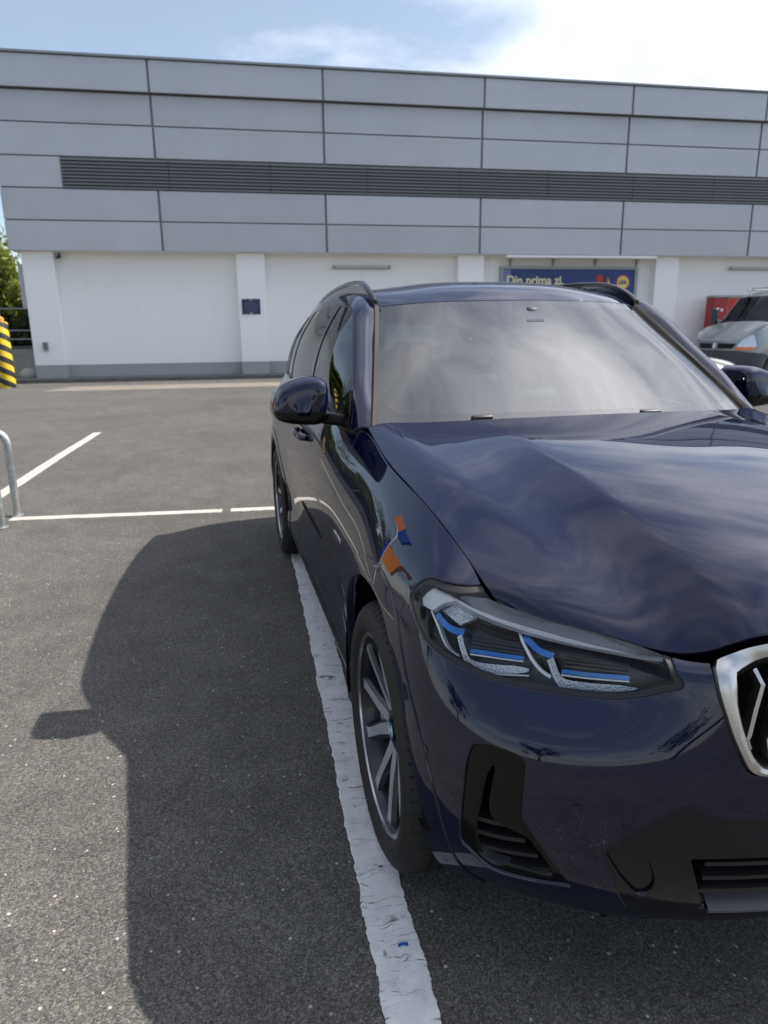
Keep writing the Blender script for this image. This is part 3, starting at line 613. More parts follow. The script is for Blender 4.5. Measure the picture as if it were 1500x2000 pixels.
bo = link('boulder', me_, M_CONC); bo.location = (-7.35, 24.9, .20); tag(bo, 'pale rounded stone at the foot of the store corner', 'stone')
dp = empty('downpipe_box', (-7.16, 25.3, 2.3), 0, 'pale grey box on the end wall under the fascia corner', 'box')
MB().box((-.12, -.25, 0), (.13, .25, 1.35)).build('case', mat('pale box', (.5, .53, .58), .5), dp, bevel=.02); MB().box((-.135, -.18, .15), (-.1201, .18, 1.2)).build('door', mat('pale box door', (.42, .46, .52), .5), dp, bevel=.01)
# ------------------------------------------------------------------ trolley bay hoops and their sign at the left edge
def hoop(y, label):
    e = empty('trolley_rail', (-2.0, y, 0), 0, label, 'railing', 'steel hoops of the trolley bay')
    pts = [(0, 0, -.02), (0, 0, .5)]+[(-.10+.10*math.cos(a), 0, .60+.10*math.sin(a)) for a in [R(i*15) for i in range(7)]]+[(-1.0, 0, .70)]+[(-1.0+.10*math.cos(a), 0, .60+.10*math.sin(a)) for a in [R(90+i*15) for i in range(1, 7)]]+[(-1.10, 0, -.02)]
    MB().tube(pts, .03, 14).build('tube', M_STEEL, e)
    for x in (0, -1.10): MB().lathe([(.0, .004), (.05, .004), (.05, .012), (.034, .014)], 20, 'z', (x, 0, 0)).build('foot_plate', M_STEEL, e)
hoop(6.0, 'farther steel tube hoop at the left edge beside the white line end'); hoop(5.62, 'nearer steel tube hoop at the left edge')
sg = empty('trolley_bay_sign', (-2.95, 6.9, 0), 0, 'tall sign post with orange and blue panels left of the frame, mirrored in the fender', 'sign')
M_OR = mat('sign orange', (.62, .20, .015), .45); M_BL = mat('sign blue', (.01, .05, .33), .4)
MB().tube([(0, 0, 0), (0, 0, 2.4)]+[(.0, .55-.55*math.cos(a), 2.4+.55*math.sin(a)) for a in [R(i*12) for i in range(1, 8)]]+[(0, .75, 2.96)], .045, 12).build('post', mat('white tube', (.7, .7, .7), .35), sg)
MB().box((-.03, -1.0, 1.15), (.03, -.05, 1.95)).build('lower_orange_panel', M_OR, sg); MB().box((-.032, -.047, 1.15), (.032, .30, 1.95)).build('lower_blue_panel', M_BL, sg)
MB().box((-.03, .2, 3.0), (.03, .9, 3.6)).build('upper_orange_panel', M_OR, sg); MB().box((-.032, -.35, 2.75), (.032, .197, 3.5)).build('upper_blue_panel', M_BL, sg)
# lamp bollard cut by the right edge
lb = empty('lamp_bollard', (9.86, 12.0, 0), 0, 'pale bollard lamp with glass head cut by the right edge', 'bollard')
MB().lathe([(.13, 0), (.13, .03), (.055, .035), (.055, .72), (.09, .73)], 24).build('stem', mat('pale stem', (.62, .70, .70), .3), lb)
MB().lathe([(.0, .73), (.115, .73), (.115, .80), (.10, .81), (.10, 1.02), (.09, 1.03), (.09, 1.16), (.0, 1.17)], 24).build('glass_head', mat('frosted head', (.55, .68, .70), .15), lb)
MB().lathe([(.098, 1.155), (.098, 1.19), (.06, 1.28), (0, 1.30)], 24).build('cap', mat('white cap', (.75, .78, .8), .3), lb)
# ------------------------------------------------------------------ trees
def leaf_mat(name, a, b):
    m = mat(name, a, .55, spec=.3); g = NT(m)
    at = g.n('ShaderNodeAttribute', {'attribute_name': 'tone'}); g.set(Base_Color=g.mix(at.outputs['Fac'], a, b))
    t = m.node_tree; tl = t.nodes.new('ShaderNodeBsdfTranslucent'); t.links.new(g.b.inputs['Base Color'].links[0].from_socket, tl.inputs[0]); mx = t.nodes.new('ShaderNodeMixShader'); mx.inputs[0].default_value = .3
    t.links.new(g.b.outputs[0], mx.inputs[1]); t.links.new(tl.outputs[0], mx.inputs[2]); t.links.new(mx.outputs[0], g.out.inputs[0]); return m
M_LEAF = [leaf_mat('leaves yellow green', (.09, .12, .012), (.20, .22, .02)), leaf_mat('leaves green', (.03, .055, .012), (.085, .12, .02)), leaf_mat('leaves dark', (.02, .035, .012), (.05, .075, .02))]
M_BARK = mat('bark', (.09, .07, .05), .9); g_ = NT(M_BARK); g_.set(Normal=g_.bump(g_.noise(g_.coord('Object', (6, 6, 1)), 6, 6), .8, .03))
def tree(x, y, h, rad, kind, label, seed, n=5200, leaf=.13):
    r = random.Random(seed); e = empty('leafy_tree', (x, y, 0), r.uniform(0, 6), label, 'tree', 'trees beyond the parking lot')
    mb = MB(); th = h*.38; tips = []
    mb.tube([(0, 0, -.1), (r.uniform(-.1, .1), r.uniform(-.1, .1), th*.5), (r.uniform(-.2, .2), r.uniform(-.2, .2), th), (r.uniform(-.3, .3), r.uniform(-.3, .3), h*.8)], [h*.032, h*.026, h*.02, h*.005], 10)
    for i in range(16):
        a = i*2.4+r.uniform(-.4, .4); z0 = h*r.uniform(.28, .72); z1 = z0+h*r.uniform(.08, .28); d = rad*r.uniform(.55, .98)*math.sqrt(max(.15, 1-((z1-h*.62)/(h*.42))**2))
        p = Vector((math.cos(a)*d, math.sin(a)*d, z1)); m_ = Vector((p.x*.5, p.y*.5, z0+(z1-z0)*.65)); mb.tube([(0, 0, z0), m_, p], [h*.011, h*.006, h*.002], 6); tips += [p, m_*.4+p*.6, (p+m_)/2+Vector((r.uniform(-.3, .3), r.uniform(-.3, .3), r.uniform(.1, .5)))]
    mb.build('trunk', M_BARK, e)
    v = []; f = []; tone = []
    cl = [(t_+Vector((r.gauss(0, .25), r.gauss(0, .25), r.gauss(0, .2))), rad*r.uniform(.16, .34)) for t_ in tips]+[(Vector((r.gauss(0, rad*.3), r.gauss(0, rad*.3), h*r.uniform(.55, .95))), rad*r.uniform(.2, .35)) for _ in range(14)]
    for i in range(n):
        c_, rr_ = r.choice(cl); u = Vector((r.gauss(0, 1), r.gauss(0, 1), r.gauss(0, 1))).normalized(); p = c_+u*rr_*r.random()**.45
        nn_ = (u+Vector((r.gauss(0, .5), r.gauss(0, .5), r.gauss(.3, .5)))).normalized(); a_ = nn_.orthogonal().normalized(); a_.rotate(Matrix.Rotation(r.uniform(0, 6.3), 3, nn_)); b_ = nn_.cross(a_); s = leaf*r.uniform(.6, 1.4)
        k = len(v); v += [p-a_*s, p-b_*s*.45+nn_*s*.1, p+a_*s, p+b_*s*.45+nn_*s*.1]; f.append((k, k+1, k+2, k+3)); tone.append(min(1, max(0, r.gauss(.45, .28))))
    me = bpy.data.meshes.new('crown'); me.from_pydata(v, [], f); at = me.attributes.new('tone', 'FLOAT', 'FACE'); at.data.foreach_set('value', tone); me.update()
    link('crown', me, M_LEAF[kind], e)
tree(-12.2, 33.5, 5.5, 2.8, 0, 'yellow green tree behind the railing at the left edge', 11, 15000, .17)
tree(-19.5, 36, 9.0, 3.8, 1, 'broad green tree left of the frame, mirrored in the fender', 12); tree(-24, 28, 8.5, 3.6, 1, 'green tree left of the frame, second from the store', 13)
tree(-27, 19, 8.0, 3.4, 2, 'dark green tree left of the frame, third from the store', 14); tree(-26, 9, 8.5, 3.6, 1, 'green tree left of the frame, level with the parked car', 15)
tree(-24, -4, 8.0, 3.6, 2, 'dark green tree left of and behind the camera', 16); tree(-15, -22, 8.5, 3.8, 1, 'green tree far behind the camera, left', 17); tree(3, -27, 8.0, 3.8, 2, 'dark green tree far behind the camera', 18)

def hedge(x0, x1, y, h, label, seed):
    r = random.Random(seed); e = empty('hedge', ((x0+x1)/2, y, 0), 0, label, 'hedge'); v = []; f = []; tone = []; L = (x1-x0)/2
    for i in range(9000 if h < 4 else 14000):
        p = Vector((r.uniform(-L, L), r.gauss(0, .5), 0)); top = h*(.82+.18*math.sin(p.x*2.1+seed)+.1*math.sin(p.x*5.3)); p.z = top*(1-r.random()**1.6)
        n_ = Vector((r.gauss(0, .6), -1+r.gauss(0, .6), r.gauss(.4, .5))).normalized(); a_ = n_.orthogonal().normalized(); a_.rotate(Matrix.Rotation(r.uniform(0, 6.3), 3, n_)); b_ = n_.cross(a_); s_ = (.11 if h < 4 else .15)*r.uniform(.6, 1.4); k = len(v)
        v += [p-a_*s_, p-b_*s_*.5, p+a_*s_, p+b_*s_*.5]; f.append((k, k+1, k+2, k+3)); tone.append(min(1, max(0, r.gauss(.4, .28))))
    me = bpy.data.meshes.new('foliage'); me.from_pydata(v, [], f); at = me.attributes.new('tone', 'FLOAT', 'FACE'); at.data.foreach_set('value', tone); link('foliage', me, M_LEAF[0 if h > 4 else 2], e)
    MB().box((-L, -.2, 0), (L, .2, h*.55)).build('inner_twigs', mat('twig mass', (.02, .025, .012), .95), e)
hedge(-17, -7.6, 31.5, 4.05, 'tall yellow green bushes behind the dark hedge at the left edge', 9)
hedge(-17, -7.6, 29.6, 2.7, 'dark hedge behind the railing beside the store corner', 4)
# ------------------------------------------------------------------ the blue car
CAR_POS, CAR_YAW = (1.1983, 1.7509, 0), R(3.3757)
def panel(name, ch, fields, m, parent, side=-1, flange=.012, off=0., nrm=1, only_mesh=False):
    """mesh the part of a sampled surface where every field > 0, with inward flanges on its edges; side 0 = both halves"""
    P = ch.P+ch.n*off; N = ch.n; nu, nv = P.shape[:2]
    idx = np.arange(nu*nv).reshape(nu, nv)
    Q = np.stack([idx[:-1, :-1], idx[1:, :-1], idx[1:, 1:], idx[:-1, 1:]], -1).reshape(-1, 4)
    F = [f.reshape(-1) for f in fields]; Pf = P.reshape(-1, 3); Nf = N.reshape(-1, 3)
    full = np.ones(len(Q), bool); dead = np.zeros(len(Q), bool)
    for f in F:
        g = f[Q] > 0; full &= g.all(1); dead |= ~g.any(1)
    part = np.where(~full & ~dead)[0]
    verts = list(Pf); nors = list(Nf); cutkey = {}
    polys = Q[full].tolist()
    FA = [list(f) for f in F]
    def cut(a, b, k):
        key = (min(a, b), max(a, b), k)
        if key in cutkey: return cutkey[key]
        fa, fb = FA[k][a], FA[k][b]; t = fa/(fa-fb)
        verts.append(verts[a]*(1-t)+verts[b]*t); q = nors[a]*(1-t)+nors[b]*t; nors.append(q/np.linalg.norm(q))
        for j in range(len(FA)): FA[j].append(FA[j][a]*(1-t)+FA[j][b]*t)
        FA[k][-1] = 0.; cutkey[key] = len(verts)-1
        return len(verts)-1
    for qi in part:
        poly = Q[qi].tolist()
        for k in range(len(FA)):
            out = []
            for i in range(len(poly)):
                a, b = poly[i], poly[(i+1) % len(poly)]; ia, ib = FA[k][a] >= 0, FA[k][b] >= 0
                if ia: out.append(a)
                if ia != ib and FA[k][a] != 0 and FA[k][b] != 0: out.append(cut(a, b, k))
            poly = [p for i, p in enumerate(out) if p != out[i-1]] if len(out) > 1 else []
            if len(poly) < 3: poly = []; break
        if len(poly) >= 3: polys.append(poly)
    if not polys: return None
    ec = {}
    for p in polys:
        for i in range(len(p)):
            a, b = p[i], p[(i+1) % len(p)]; e = (min(a, b), max(a, b)); ec[e] = (ec[e][0]+1, a, b) if e in ec else (1, a, b)
    V = np.array(verts); N2 = np.array(nors)
    used = sorted({i for p in polys for i in p}); remap = {g: i for i, g in enumerate(used)}
    V = V[used]; N2 = N2[used]; polys = [[remap[i] for i in p] for p in polys]
    if flange:
        bd = [(remap[a], remap[b]) for c, a, b in ec.values() if c == 1 and not (abs(verts[a][0]) < 2e-4 and abs(verts[b][0]) < 2e-4)]
        nv2 = {}; extraV = []; extraN = []
        acc = {}
        for a, b in bd:
            d = V[b]-V[a]; o = np.cross(d, N2[a])*nrm
            for k in (a, b): acc[k] = acc.get(k, 0)+o/(np.linalg.norm(o)+1e-12)
        base = len(V)
        for k, o in acc.items():
            o = o/(np.linalg.norm(o)+1e-12); r = .0022
            q1 = o*.7+N2[k]*.7
            nv2[k] = base+len(extraV)
            extraV += [V[k], V[k]+o*r*.6-N2[k]*r*.5, V[k]+o*r*.75-N2[k]*flange]; extraN += [N2[k], q1/np.linalg.norm(q1), o]
        V = np.concatenate([V, np.array(extraV)]) if extraV else V; N2 = np.concatenate([N2, np.array(extraN)]) if extraN else N2
        for a, b in bd:
            i, j = nv2[a], nv2[b]
            polys.append([j, i, i+1, j+1]); polys.append([j+1, i+1, i+2, j+2])
    sides = (-1, 1) if side == 0 else (side,)
    VV, NN_, PP = [], [], []
    for sd_ in sides:
        b = sum(len(x) for x in VV); M = np.array([sd_, 1, 1.]); VV.append(V*M); NN_.append(N2*M); flip = (nrm < 0) != (sd_ < 0)
        PP += [[i+b for i in (reversed(p) if flip else p)] for p in polys]
    V = np.concatenate(VV); N2 = np.concatenate(NN_)
    me = bpy.data.meshes.new(name); me.from_pydata(V.tolist(), [], PP); me.polygons.foreach_set('use_smooth', [True]*len(me.polygons)); me.update()
    me.normals_split_custom_set_from_vertices(N2.tolist())
    return me if only_mesh else link(name, me, m, parent)
def car_paint(name, base, flake, metal=.12):
    m = mat(name, base, .36, metal, 1.0, spec=.0 if metal < .5 else .5, coat_rough=.006); g = NT(m); c = g.coord('Object')
    v = g.n('ShaderNodeTexVoronoi', None, Scale=900.); g.l(c, v.inputs['Vector'])
    g.set(Base_Color=g.mix(g.rng(v.outputs['Color'], .3, 1.0, 0, .55), base, flake))
    dust = g.rng(g.noise(c, 5, 6, .65), .45, .8, .002, .012); g.set(Coat_Roughness=dust)
    g.b.inputs['Coat IOR'].default_value = 1.57
    return m
def thin_glass(name, tint, ior=1.5, rough=0.):
    m = bpy.data.materials.new(name); m.use_nodes = True; t = m.node_tree; t.nodes.remove(t.nodes['Principled BSDF']); out = t.nodes['Material Output']
    tr = t.nodes.new('ShaderNodeBsdfTransparent'); tr.inputs[0].default_value = (*tint, 1); gl = t.nodes.new('ShaderNodeBsdfGlossy'); gl.inputs['Roughness'].default_value = rough
    fr = t.nodes.new('ShaderNodeFresnel'); fr.inputs[0].default_value = ior; mx = t.nodes.new('ShaderNodeMixShader')
    t.links.new(fr.outputs[0], mx.inputs[0]); t.links.new(tr.outputs[0], mx.inputs[1]); t.links.new(gl.outputs[0], mx.inputs[2]); t.links.new(mx.outputs[0], out.inputs[0])
    return m
M_PAINT = car_paint('carbon blue paint', (.0016, .0028, .016), (.005, .010, .050))
M_BLACKGLOSS = mat('gloss black trim', (.004, .004, .0045), .10, 0, 0., spec=.28)
M_INSERT = mat('dark bumper insert', (.004, .0045, .009), .12, 0, 0., spec=.5)
M_BLACK = mat('black plastic', (.012, .012, .013), .45)
M_VOID = mat('dark cavity', (.004, .004, .004), .9, spec=.1)
M_SATIN = mat('satin aluminium', (.62, .61, .60), .28, 1.)
M_CHROME = mat('chrome', (.85, .85, .86), .06, 1.)
M_WINDSHIELD = thin_glass('windshield glass', (.34, .40, .40), 2.8)
M_SIDEGLASS = thin_glass('side window glass', (.20, .24, .23), 1.9)
M_FRIT = mat('ceramic frit', (.012, .011, .013), .03, 0, 0., ior=2.2)
car = empty('parked_car', CAR_POS, CAR_YAW, 'dark blue suv parked across the white bay line, nose to the camera', 'car')
CB = Chart(BODY, 600, 170); CH = Chart(HOOD, 260, 240); CR = Chart(ROOF, 90, 150); CW = Chart(WIND, 120, 90); CC = Chart(CANT, 240, 30); CG = Chart(GREEN, 260, 60); CT = Chart(TAIL, 50, 50)
CH.P, CH.n = hood_dome(CH.P)
S_, Y_, Z_, A_ = CB.P[..., 0], CB.P[..., 1], CB.P[..., 2], CB.A
# outlines on the body in chart coordinates (a = run around the bumper, z = height)
HL = smooth_poly([(1.1392,.9083),(1.0563,.9111),(.9927,.9126),(.9281,.9241),(.7999,.92),(.7058,.915),(.6202,.90),(.533,.8603),(.5238,.8416),(.5162,.8191),(.5042,.8037),(.5086,.7929),(.5411,.7826),(.5872,.7692),(.6423,.7611),(.7386,.7595),(.8163,.7615),(.884,.7667),(.9434,.7762),(.999,.7851),(1.0489,.7964),(1.0977,.8166),(1.1438,.8375),(1.1793,.8543),(1.1847,.8711),(1.1704,.8927)])
AC = smooth_poly([(.9036,.6518),(.8642,.6581),(.8088,.6475),(.8016,.607),(.7955,.5305),(.7862,.5154),(.7529,.4703),(.6899,.3808),(.7007,.3732),(.7633,.3663),(.8303,.3614),(.8643,.3725),(.9011,.4004),(.9207,.4197),(.9232,.5112),(.9244,.6),(.9166,.6376)], k=4)
KO = smooth_poly([(.458,.838),(.449,.848),(.4231,.872),(.3946,.892),(.30,.92),(.10,.92),(.035,.90),(.022,.86),(.022,.70),(.032,.662),(.08,.640),(.20,.632),(.3585,.6395),(.3779,.6403),(.3976,.6509),(.4096,.6725),(.4275,.7159),(.4392,.7591),(.4481,.7943),(.4575,.826)], k=4)
LG = smooth_poly([(-.05,.478),(.345,.4723),(.472,.470),(.483,.46),(.4413,.3437),(.42,.335),(-.05,.335)], k=3, sharp=(0, 6))
INS = smooth_poly([(.6415,.4631),(.6391,.4802),(.6168,.5047),(.5228,.5825),(.4648,.5676),(.3527,.5544),(-.05,.55),(-.05,.20),(.33,.20),(.50,.235),(.545,.29),(.5943,.36)], k=4)
FOG = smooth_poly([(.6341,.4752),(.6159,.4897),(.566,.4738),(.5414,.4079),(.5579,.3681),(.5932,.4023),(.6255,.454)], k=4)
gap = .0021
def arc_v(P): return np.concatenate([np.zeros((P.shape[0], 1)), np.cumsum(np.linalg.norm(np.diff(P, axis=1), axis=2), 1)], 1)
fTOP = arc_v(CB.P)-.0035
def arc_u_end(P): d = np.linalg.norm(np.diff(P, axis=0), axis=2); return np.concatenate([np.cumsum(d[::-1], 0)[::-1], np.zeros((1, P.shape[1]))], 0)
fHL, fAC, fKO, fLG, fINS, fFOG = (sdf_poly(p, A_, Z_) for p in (HL, AC, KO, LG, INS, FOG))
def arch(y0, r, wy=1.0): return np.hypot((Y_-y0)*wy, np.maximum(Z_-.364, (Z_-.364)*.55))-r+.02*np.exp(-((Y_-y0+.33)**2+(Z_-.70)**2)/.02)
side_ok = np.where(S_ > .7, 1., -1.)
RA = .442
arF, arR = arch(0, RA), arch(2.864, RA); ARCHW = .052
def far(a): return np.where(S_ > .6, a, .3)
aF, aR = far(arF), far(arR)
# panel cuts
gapB = (A_-np.interp(Z_, [.70,.7454,.7811,.8008,.9], [1.44,1.2567,1.1143,1.0431,.70]))      # bumper (neg) / fender (pos)
fF = np.where((Y_ < 1) & (S_ > .5), gapB, np.where(Y_ < 1, -.2, .2)); fF = np.where((Z_ < .70) & (Y_ < 1), np.where(Y_ < -.1, -.1, .1), fF)
doorA = Y_-np.interp(Z_, [.28,.55,.75,.9,1.0,1.1], [.86,.82,.74,.665,.655,.70])
doorB = Y_-np.interp(Z_, [.3,1.1], [1.67,1.71]); doorC = Y_-np.interp(Z_, [.3,.5,.75,1.0,1.2], [2.34,2.40,2.52,2.66,2.72])
doorC = np.where(arR < ARCHW+.03, np.minimum(doorC, arR), doorC)
sill = Z_-.335
opening = [-fHL-.001]
A0 = [aF-ARCHW-gap, aR-ARCHW-gap]
K = dict(nrm=-1)
def body_parts(side):
    n = len(car.children)
    panel('fender', CB, [fTOP, fF-gap, -doorA-gap, aF-ARCHW-gap, -fHL-.001, sill-gap], M_PAINT, car, side, **K)
    d1 = panel('front_door', CB, [doorA-gap, -doorB-gap, sill-gap, aF-ARCHW-gap], M_PAINT, car, side, **K)
    d2 = panel('rear_door', CB, [doorB-gap, -doorC-gap, sill-gap, aR-ARCHW-gap], M_PAINT, car, side, **K)
    rearc = A_-np.interp(Z_, [.2,.6,.75,.9,1.2], [4.72,4.75,4.90,5.15,5.15])
    panel('quarter_panel', CB, [doorC-gap, -rearc-gap, aR-ARCHW-gap, sill-gap], M_PAINT, car, side, **K)
    panel('sill', CB, [-sill-gap, aF-.01, aR-.01, Y_-.3, 2.6-Y_], M_BLACKGLOSS, car, side, **K)
    for nm, a in (('front_arch_trim', aF), ('rear_arch_trim', aR)):
        lim = (Y_-.95 if nm[0] == 'x' else Z_-.30)
        panel(nm, CB, [a, ARCHW-a, Z_-.27, S_-.6] + ([-fF+10] if 0 else []), M_PAINT, car, side, off=.004, flange=.03, **K)
    return d1, d2
doors = [body_parts(-1), body_parts(1)]
rearc = A_-np.interp(Z_, [.2,.6,.75,.9,1.2], [4.72,4.75,4.90,5.15,5.15])
panel('front_bumper', CB, [fTOP, -fF-gap, -fHL-.001, -fAC-.001, -fKO-.001, -fINS-.0005, aF-ARCHW-gap], M_PAINT, car, 0, **K)
ins = panel('lower_bumper_insert', CB, [fINS-.0005, -fLG-.001, -fFOG-.001], M_INSERT, car, 0, off=-.003, **K)
for sd_ in (-1, 1): panel('fog_cover', CB, [fFOG-.002], M_INSERT, car, sd_, off=-.012, **K)
panel('rear_bumper', CB, [rearc-gap, .78-Z_-gap, aR-ARCHW-gap], M_PAINT, car, 0, **K)
panel('tailgate', CB, [rearc-gap, Z_-.78-gap], M_PAINT, car, 0, **K)
hood_ok = np.minimum(arc_u_end(CH.P)-.0035, arc_v(CH.P)-.002)
hood = panel('hood', CH, [hood_ok], M_PAINT, car, 0, flange=.03)
panel('roof', CR, [np.ones_like(CR.A)], M_PAINT, car, 0, flange=.02)
for sd_ in (-1, 1):
    panel('roof_pillar', CC, [np.ones_like(CC.A)], M_PAINT, car, sd_, flange=.015, nrm=CANT_NRM)
# windows
yg, zg = CG.P[..., 1], CG.P[..., 2]
tg = np.repeat(np.linspace(0, 1, CG.nv)[None, :], CG.nu, 0)
marg = .018
base_in = np.minimum((tg-.0)*.45-.006, (1-tg)*.45-.014)
WIN = [('front_window', .93, 1.645), ('rear_window', 1.715, 2.58), ('quarter_window', 2.62, 3.02)]
D_PILLAR = np.interp(zg, [1.15, 1.5], [3.15, 3.0])-yg
glassf = []
for nm, y0, y1 in WIN:
    l = yg-np.interp(zg, [1.1, 1.5], [y0, y0+(0 if nm[0] == 'f' else -.03)]); r_ = np.interp(zg, [1.1, 1.5], [y1, y1-.03-(.10 if nm[0] == 'q' else 0)])-yg
    glassf.append(np.minimum(np.minimum(l, r_), base_in*1.0))
allg = np.maximum.reduce(glassf)
for sd_ in (-1, 1):
    panel('window_frame', CG, [-allg, D_PILLAR], M_BLACKGLOSS, car, sd_, flange=.012, nrm=CANT_NRM)
    panel('rear_pillar', CG, [-D_PILLAR-.001], M_PAINT, car, sd_, flange=.012, off=.003, nrm=CANT_NRM)
    for (nm, _, _), g in zip(WIN, glassf):
        panel(nm, CG, [g-.0008], M_SIDEGLASS, car, sd_, flange=0, off=-.004, nrm=CANT_NRM)
# windshield with its black ceramic border
uw = np.repeat(np.linspace(0, 1, CW.nu)[:, None], CW.nv, 1); vw = np.repeat(np.linspace(0, 1, CW.nv)[None, :], CW.nu, 0)
sw = CW.P[..., 0]
side_in = (1-uw)*.72-.028; bot_in = vw*.75-.075-.0*sw; top_in = (1-vw)*.75-.045
cr = .09
def rr_in(a, b):  # rounded corner of two insets
    return np.where((a < cr) & (b < cr), cr-np.hypot(cr-a, cr-b), np.minimum(a, b))
clear = np.minimum(rr_in(side_in, bot_in), rr_in(side_in, top_in))
sensor = sdf_poly(smooth_poly([(-.16, 1.02), (.16, 1.02), (.15, .965), (.10, .93), (.06, .865), (.03, .845), (-.03, .845), (-.06, .865), (-.10, .93), (-.15, .965)], k=4), sw, vw)
clear = np.minimum(clear, -sensor)
panel('windshield', CW, [clear], M_WINDSHIELD, car, 0, flange=0)
panel('windshield_frit', CW, [-clear], M_FRIT, car, 0, flange=.004)
tw = sdf_poly(smooth_poly([(-.01, .12), (.5, .14), (.58, .3), (.62, .75), (.5, .9), (-.01, .92)], k=3, sharp=(0, 5)), CT.P[..., 0], np.repeat(np.linspace(0, 1, CT.nv)[None, :], CT.nu, 0))
panel('tailgate_frame', CT, [-tw], M_PAINT, car, 0, flange=.01, nrm=CANT_NRM)
panel('tailgate_window', CT, [tw], M_SIDEGLASS, car, 0, flange=0, nrm=CANT_NRM)
# ------------------------------------------------------------------ car: inner shell, wells, grilles
CL = Chart(BODY, 220, 70)
sL, yL, zL, aL = CL.P[..., 0], CL.P[..., 1], CL.P[..., 2], CL.A
def farL(y0): return np.where(sL > .6, np.hypot(yL-y0, np.maximum(zL-.364, (zL-.364)*.55))-.442, .3)
panel('body_liner', CL, [-sdf_poly(HL, aL, zL), -sdf_poly(AC, aL, zL), -sdf_poly(KO, aL, zL), -sdf_poly(LG, aL, zL), farL(0)-.012, farL(2.864)-.012], M_VOID, car, 0, flange=0, off=-.016, nrm=-1)
def chart_bar(mb, pts, w, d, t=.006, side=-1, k=6, closed=False, taper=None, smooth=True):
    """a solid ribbon following chart points (a,z), width w, front face d below the body surface, thickness t"""
    Pp = smooth_poly(pts, False, k) if smooth else np.array(pts, float); n = len(Pp); v = []; f = []
    for i in range(n):
        q = Pp[i]; tg_ = Pp[min(i+1, n-1)]-Pp[max(i-1, 0)]; tg_ /= np.linalg.norm(tg_)+1e-9; no = np.array([-tg_[1], tg_[0]]); ww = w*(taper(i/(n-1)) if taper else 1)/2
        for e, dd in ((1, d), (-1, d), (-1, d+t), (1, d+t)):
            p = CB.at(*(q+no*e*ww), dd); v.append((p[0]*side, p[1], p[2]))
    for i in range(n-1):
        for e in range(4): a, b = i*4+e, i*4+(e+1) % 4; f.append((a, b, b+4, a+4))
    f += [(0, 1, 2, 3), tuple((n-1)*4+e for e in (3, 2, 1, 0))]
    if side > 0: f = [tuple(reversed(q)) for q in f]
    return mb.add(v, f)
def chart_plate(mb, poly, d, t=.004, side=-1, bulge=0.):
    n = len(poly); D_ = d if isinstance(d, (list, tuple)) else [d]*n; F_ = [CB.at(a, z, e) for (a, z), e in zip(poly, D_)]; B_ = [CB.at(a, z, e+t) for (a, z), e in zip(poly, D_)]
    v = [(p[0]*side, p[1], p[2]) for p in F_+B_]; f = [tuple(range(n)), tuple(reversed(range(n, 2*n)))]+[(i, n+i, n+(i+1) % n, (i+1) % n) for i in range(n)]
    if side < 0: pass
    else: f = [tuple(reversed(q)) for q in f]
    return mb.add(v, f)
def chart_ribbon(top, bot, dt, db, side, n=40, k=4):
    """smooth strip between two chart curves, top edge dt deep and bottom edge db deep"""
    def rs(c):
        c = np.array(c, float); l = np.concatenate([[0], np.cumsum(np.linalg.norm(np.diff(c, axis=0), axis=1))]); t = np.linspace(0, l[-1], n); return np.stack([np.interp(t, l, c[:, 0]), np.interp(t, l, c[:, 1])], 1)
    T, B = rs(top), rs(bot); v = []; f = []
    for i in range(n):
        for j in range(k+1):
            q = T[i]*(1-j/k)+B[i]*j/k; p = CB.at(q[0], q[1], dt*(1-j/k)+db*j/k); v.append((p[0]*side, p[1], p[2]))
        p = CB.at(B[i][0], B[i][1]-.0015, db+.012); v.append((p[0]*side, p[1], p[2]))
    for i in range(n-1):
        for j in range(k+1): a, b = i*(k+2)+j, (i+1)*(k+2)+j; f.append((a, a+1, b+1, b))
    if side > 0: f = [tuple(reversed(q)) for q in f]
    return MB().add(v, f, True)
M_HLBLACK = mat('headlight inner black', (.007, .007, .008), .3, 0, .1)
M_CLEAR = thin_glass('headlight lens', (.95, .96, .97), 1.33)
M_DRL = mat('light guide white', (.88, .90, .92), .3, .15); M_CRYS = mat('prism optic', (.70, .74, .77), .2, .4)
g_ = NT(M_CRYS); c_ = g_.coord('Object'); v_ = g_.n('ShaderNodeTexVoronoi', None, Scale=260.); g_.l(c_, v_.inputs['Vector']); g_.set(Normal=g_.bump(v_.outputs['Distance'], .6, .002)); g_.set(Base_Color=g_.mix(g_.rng(v_.outputs['Distance'], .1, .6), (.85, .88, .9), (.45, .48, .5)))
M_STRIP = mat('sky-white chrome strip', (.95, .96, .97), .32, .2)  # mostly white base paints the sky's reflection into the chrome strip
M_BEZEL = mat('bezel silver', (.20, .205, .215), .3, .35)
M_BLUE = mat('laser blue accent', (.012, .16, .52), .25, .35, .5)
M_SEAL = mat('rubber seal', (.008, .008, .009), .5)
STRIP = [(1.1549,.8649),(1.1426,.8893),(1.1193,.9043),(1.0804,.9042),(1.0191,.8962),(.9495,.8839),(.8933,.8763),(.8435,.8723),(.7758,.8676),(.7085,.861),(.6225,.8535),(.5355,.8438),(.5347,.8424),(.6251,.8454),(.7094,.8497),(.7744,.8546),(.8389,.8607),(.8846,.8649),(.9373,.8729),(1.0119,.8871),(1.0367,.8794),(1.0635,.8573),(1.108,.8573)]
